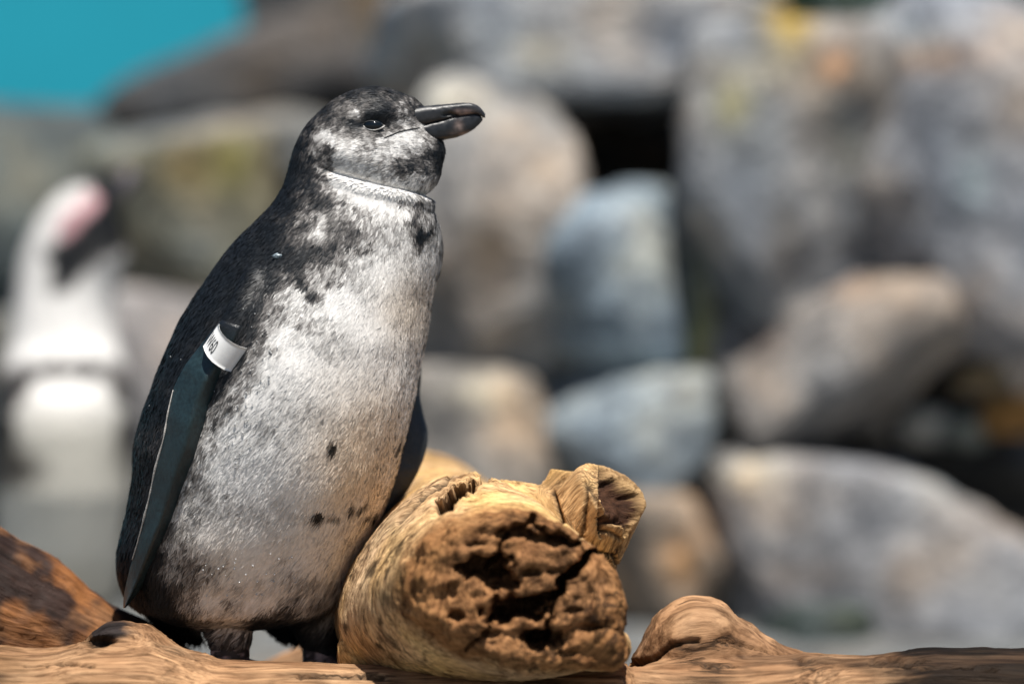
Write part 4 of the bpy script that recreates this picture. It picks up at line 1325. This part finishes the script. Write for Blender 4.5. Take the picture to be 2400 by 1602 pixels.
tf_ = np.array([[v_.index for v_ in f_.verts] for f_ in bm.faces])
bm.free()
bpy.data.objects.remove(fo)
x0, x1 = tv_[:, 0].min(), tv_[:, 0].max()
y0, y1 = tv_[:, 1].min(), tv_[:, 1].max()
sx = 0.015 + 0.375 * (tv_[:, 0] - x0) / (x1 - x0)
ty = 0.17 + 0.52 * (tv_[:, 1] - y0) / (y1 - y0)
make_mesh("print", np.array([band_pt(a_, b_, 0.00045) for a_, b_ in zip(sx, ty)]), tf_, mat_plain("black_ink", (0.01, 0.011, 0.012), 0.5, 0.3, 0.05), band)

# feet: three webbed toes each, standing on the mound behind the front log
t_foot = mat_skin("foot_skin", 0.6, 700)


def foot(cu, Y0, head, name="foot"):
    base = pix(cu, 1575, Y0)
    z0 = 0.1115
    parts_ = []
    tips = []
    for da, ln in ((-0.42, 0.055), (0.0, 0.068), (0.42, 0.055)):
        a_ = head + da
        d_ = np.array([math.cos(a_), math.sin(a_), 0])
        p_ = np.array([base[0], base[1], z0])
        tip = p_ + d_ * ln
        tips.append(tip)
        parts_.append(tube([p_ + np.array([0, 0, 0.010]), p_ + d_ * ln * 0.4 + np.array([0, 0, 0.006]), p_ + d_ * ln * 0.8 + np.array([0, 0, 0.004]), tip + np.array([0, 0, 0.002])], [0.010, 0.0075, 0.006, 0.0035], 10))
    p_ = np.array([base[0], base[1], z0])
    parts_.append(tube([p_ + np.array([0, 0, -0.002]), p_ + np.array([0, 0, 0.03])], [0.013, 0.0135], 14))
    web = np.array([p_ + np.array([0, 0, 0.006]), tips[0] * 0.85 + p_ * 0.15, (tips[0] + tips[1]) / 2 * 0.9 + p_ * 0.1, tips[1] * 0.9 + p_ * 0.1, (tips[2] + tips[1]) / 2 * 0.9 + p_ * 0.1, tips[2] * 0.85 + p_ * 0.15])
    lower = web - np.array([0, 0, 0.003])
    Wv = np.vstack([web, lower])
    Wt_ = np.array([[0, 1, 2], [0, 2, 3], [0, 3, 4], [0, 4, 5]])
    side = np.array([[i_, 6 + i_, 6 + (i_ + 1) % 6, (i_ + 1) % 6] for i_ in range(6)])
    parts_.append((Wv, side, np.vstack([Wt_, Wt_[:, ::-1] + 6])))
    V_, F_, T_ = merge(parts_)
    n_ = fbm(V_ * 90, 3)
    w_ = sstep(-0.1, 0.35, n_)[:, None]
    cc_ = np.array([0.03, 0.025, 0.026])[None] * (1 - w_) + np.array([0.30, 0.22, 0.22])[None] * w_
    f_ = make_mesh(name, V_, [F_, T_], t_foot, yp, attrs={"col": cc_})
    for tip, d_ in zip(tips, (-0.42, 0.0, 0.42)):
        dd = np.array([math.cos(head + d_), math.sin(head + d_), 0])
        Vc, Fc, Tc = tube([tip - dd * 0.004 + np.array([0, 0, 0.003]), tip + dd * 0.006 + np.array([0, 0, 0.003]), tip + dd * 0.012], [0.0028, 0.0022, 0.0004], 8)
        make_mesh("claw", Vc, [Fc, Tc], M_BILL, f_, attrs={"col": np.full((len(Vc), 3), 0.02)})


foot(537, -0.012, -0.65)
foot(755, 0.045, -0.45)
# mottled skin sleeve on the shanks
for cu, Y0, lv in ((539, -0.012, 1500), (754, 0.045, 1508)):
    Vs, Fs, Ts = path_loft([(cu, lv, Y0, 40), (cu, lv + 12, Y0, 46), (cu, lv + 35, Y0, 46), (cu - 1, lv + 72, Y0, 44)], 32)
    n_ = fbm(Vs * 130, 4)
    w_ = sstep(-0.15, 0.3, n_)[:, None]
    make_mesh("shank_skin", Vs, [Fs, Ts], t_foot, yp, attrs={"col": np.array([0.03, 0.025, 0.026])[None] * (1 - w_) + np.array([0.52, 0.39, 0.39])[None] * w_})

# water drops and bits of down caught on the plumage
r = np.random.default_rng(21)
bm = bmesh.new()
bmesh.ops.create_icosphere(bm, subdivisions=2, radius=1.0)
sv = np.array([v_.co[:] for v_ in bm.verts])
sf = np.array([[v_.index for v_ in f_.verts] for f_ in bm.faces])
bm.free()
Vd, Td = [], []


def drop(a_, b_, rad_):
    h, nn_ = on_body(a_, b_, 0.0015)
    if h is None:
        return
    Td.append(sf + len(sv) * len(Vd))
    Vd.append(sv * rad_ * r.uniform(0.8, 1.2, 3) + h)


for _ in range(46):
    t_ = r.uniform()
    drop(640 - 120 * t_ + r.normal() * 28, 820 + 330 * t_ + r.normal() * 50, r.uniform(0.0005, 0.0010))
for _ in range(30):
    drop(r.uniform(470, 700), r.uniform(1290, 1400), r.uniform(0.0005, 0.0010))
for _ in range(26):
    drop(r.uniform(340, 640), r.uniform(600, 1000), r.uniform(0.0003, 0.0007))
t_drop = NT("wet_droplet")
t_drop.set((0.75, 0.76, 0.76), 0.08, 0.6)
t_drop.b.inputs["Transmission Weight"].default_value = 0.5
t_drop.b.inputs["IOR"].default_value = 1.33
tag(make_mesh("water_drops", np.vstack(Vd), np.vstack(Td), t_drop.m, yp), kind="stuff")
# a pale flake on the shoulder
h, nn_ = on_body(652, 601, 0.0015)
rr = np.random.default_rng(2)
fl_v = sv * np.array([0.0042, 0.0008, 0.0022]) * (1 + 0.7 * fbm(sv * 2.5 + 3, 3))[:, None]
make_mesh("down_flake", fl_v + h, sf, mat_plain("down", (0.20, 0.25, 0.28), 0.3, 0.6, 0.8, 900), yp)

# ---------- the adult penguin behind, out of focus
YA = 2.06
st = np.array([(432, 185, 205), (438, 168, 222), (450, 146, 240), (470, 125, 256), (495, 104, 272), (526, 83, 284), (560, 66, 291), (592, 54, 297), (612, 50, 296), (635, 45, 286), (660, 41, 276), (705, 36, 267), (731, 33, 266), (771, 29, 271), (800, 24, 280), (837, 13, 291),
               (870, 3, 299), (930, -6, 305), (1000, -10, 308), (1150, -12, 306), (1300, -10, 300), (1380, -2, 290), (1420, 22, 268), (1440, 75, 215)], float)
va = np.concatenate([432 + 14 * np.linspace(0, 1, 8) ** 2, np.linspace(450, 1440, 110)])
La, Ra = np.interp(va, st[:, 0], st[:, 1]), np.interp(va, st[:, 0], st[:, 2])
ba = np.interp(va, [432, 438, 450, 500, 600, 680, 760, 850, 1000, 1300, 1400, 1440], [0.008, 0.018, 0.028, 0.042, 0.05, 0.055, 0.065, 0.08, 0.1, 0.1, 0.075, 0.03])
ca = YA + np.interp(va, [432, 600, 800, 950, 1150, 1440], [-0.02, -0.01, 0.0, -0.02, 0.0, 0.06])
tors = loft(stack(va, La, Ra, ca, ba, np.zeros(len(va)), 80))
la = path_loft([(90, 1360, YA + 0.05, 70), (88, 1425, YA + 0.03, 55), (86, 1462, YA + 0.01, 36)], 28)
lb = path_loft([(205, 1360, YA + 0.05, 70), (207, 1425, YA + 0.03, 55), (208, 1462, YA + 0.01, 36)], 28)
V, F, T = merge([tors, la, lb])
V, F = remesh(V, F, T, 0.005, 5)
A_PTS = np.array([(180, 455, .8), (150, 490, .9), (110, 540, 1), (80, 600, 1), (60, 680, 1), (50, 760, 1), (40, 830, .95), (100, 700, 1), (105, 620, 1), (120, 560, .9), (150, 690, 1), (200, 660, 1), (250, 640, .95), (285, 600, .75), (180, 750, 1), (250, 750, 1), (280, 820, .95),
                  (240, 470, .05), (262, 495, .03), (285, 545, .05), (255, 520, .08), (225, 510, .1), (200, 540, .1), (170, 570, .05), (140, 590, .05), (145, 630, .03), (140, 655, .05), (175, 620, .1), (215, 585, .15), (255, 565, .15), (250, 615, .75), (210, 650, .8), (170, 690, .9), (108, 640, .9), (285, 600, .55), (235, 575, .08), (190, 600, .05), (160, 640, .05), (130, 620, .04), (270, 560, .08), (290, 520, .05), (128, 580, .06), (150, 668, .1), (230, 545, .1), (262, 470, .04),
                  (95, 862, .12), (130, 856, .1), (165, 855, .08), (200, 856, .1), (235, 860, .12), (65, 872, .2), (45, 890, .2), (25, 930, .15), (20, 1000, .15), (25, 1080, .3), (262, 875, .3), (285, 920, .15), (297, 1000, .15),
                  (165, 825, 1), (100, 830, 1), (230, 828, 1), (165, 890, 1), (100, 900, 1), (230, 895, 1), (150, 1000, 1), (60, 1000, .95), (250, 1000, 1), (150, 1200, .97), (50, 1200, .9), (260, 1200, .95), (150, 1350, .9), (60, 960, .9), (265, 950, .95)])
u, v = proj(V)
w = rbf(u, v, A_PTS, 6.0, 4.0)
w = np.where(V[:, 1] > YA + 0.02, np.where(v > 640, 0.03, w), w)
for (su, sv_, sr) in ((97, 1105, 20), (160, 1190, 9), (200, 1060, 7)):
    w = w - 0.35 * np.exp(-((u - su) ** 2 + (v - sv_) ** 2) / sr ** 2)
ca_ = shade_plume(np.clip(w + 0.05 * fbm(V * 60, 2), 0, 1))
belly_shade = 1 - np.array([0.0, 0.03, 0.13])[None] * sstep(880, 1050, v)[:, None]  # yellowish shade of the lower belly put into the colour
ca_ = ca_ * belly_shade
pk = sstep(1.2, 0.5, poly_dist(u, v, [(150, 540), (180, 500), (215, 468)])[0] / 26)[:, None] * (V[:, 1] < YA + 0.0)[:, None]
ca_ = ca_ * (1 - pk) + np.array([0.62, 0.36, 0.38])[None] * pk
ap_ = empty("penguin", (float(pix(148, 1468, YA)[0]), YA, 0))
tag(ap_, "adult penguin with black face, pink brow patch and thin dark chest band", "penguin")
N = vnormals(V, F)
make_mesh("body", V, F, M_PLUM, ap_, attrs={"col": ca_, "nb": N})


def white_adult(P):
    uu_, vv_ = proj(P)
    w_ = rbf(uu_, vv_, A_PTS, 6.0, 4.0)
    return np.where((P[:, 1] > YA + 0.02) & (vv_ > 640), 0.03, w_)


kp = (v < 1440).astype(float) * (1 - pk[:, 0])
feathers(V, F, N, 26000, lambda P, n: np.tile(np.array([-0.1, 0.05, -1.0]), (len(P), 1)), lambda P: (np.full(len(P), 0.011), np.full(len(P), 0.0032)), white_adult, "plumage", ap_, 0.10, 9, kp, lambda P: 1 - np.array([0.0, 0.03, 0.13])[None] * sstep(880, 1050, proj(P)[1])[:, None])  # feathers carry the same painted belly shade
# bill raised to the upper right, in two halves, with a pale saddle
for nm, sg in (("upper_mandible", -1), ("lower_mandible", 1)):
    q = np.linspace(0, 1, 16)
    cu = 236 + 88 * q + sg * 9 * (1 - q * 0.6) * 0.7
    cv = 482 - 90 * q + sg * 9 * (1 - q * 0.6) * 0.7 + (14 * q ** 6 if sg < 0 else 10 * q ** 6)
    path = np.array([pix(a_, b_, YA - 0.025) for a_, b_ in zip(cu, cv)])
    Vb, Fb, Tb = tube(path, np.interp(q, [0, 0.5, 0.85, 1], [0.016, 0.0125, 0.0105, 0.003]), 16)
    tq2 = sstep(0.50, 0.64, (proj(Vb)[0] - 236) / 88) * sstep(0.95, 0.75, (proj(Vb)[0] - 236) / 88)
    cb = np.array([0.018, 0.018, 0.02])[None] * (1 - tq2[:, None]) + np.array([0.17, 0.15, 0.17])[None] * tq2[:, None]
    make_mesh(nm, Vb, [Fb, Tb], M_BILL, ap_, attrs={"col": cb})
ea = np.array([0.012, 0.012, 0.012])
BVA = BVHTree.FromPolygons([tuple(p) for p in V], [tuple(int(i) for i in q_) for q_ in F])
h, nn_ = on_body(222, 515, 0.0, BVA)
make_mesh("eye", sv * 0.008 + h + np.array([0, 0.003, 0]), sf, t_eye.m, ap_)
for sgn, stn in ((-1, [(860, 8, 30), (930, -22, 14), (1000, -34, 6), (1080, -40, 0), (1160, -40, -6), (1240, -34, -12), (1290, -26, -18)]), (1, [(870, 278, 300), (930, 290, 316), (1000, 296, 322), (1080, 298, 320), (1160, 296, 314), (1230, 292, 304), (1270, 294, 298)])):
    R = []
    for (vv_, l_, r_) in np.array([[np.interp(q_, [s_[0] for s_ in stn], [s_[k_] for s_ in stn]) for k_ in range(3)] for q_ in np.linspace(stn[0][0], stn[-1][0], 30)]):
        th_ = np.linspace(0, 2 * np.pi, 20, endpoint=False)
        Yp = YA + 0.005 + 0.026 * np.sin(th_)
        kk = S0 * (D + Yp) / D
        R.append(np.stack([((l_ + r_) / 2 + (r_ - l_) / 2 * np.cos(th_) - 1200) * kk, Yp, CZ + (801 - vv_) * kk], 1))
    Vf, Ff, Tf = loft(R)
    make_mesh("flipper", Vf, [Ff, Tf], M_FLIP, ap_, attrs={"col": np.tile(np.array([0.022, 0.026, 0.03]), (len(Vf), 1))})
for cu in (86, 208):
    b0 = pix(cu, 1460, YA + 0.01)
    pr = []
    for da in (-0.42, 0, 0.42):
        d_ = np.array([math.sin(da), -math.cos(da), 0])
        p_ = np.array([b0[0], b0[1], 0.008])
        pr.append(tube([p_ + np.array([0, 0, 0.008]), p_ + d_ * 0.03 + np.array([0, 0, 0.005]), p_ + d_ * 0.07], [0.011, 0.008, 0.003], 10))
    p_ = np.array([b0[0], b0[1], 0.002])
    pr.append(tube([p_, p_ + np.array([0, 0, 0.03])], [0.014, 0.016], 12))
    Vf, Ff, Tf = merge(pr)
    make_mesh("foot", Vf, [Ff, Tf], t_foot, ap_, attrs={"col": np.tile(np.array([0.03, 0.026, 0.027]), (len(Vf), 1))})
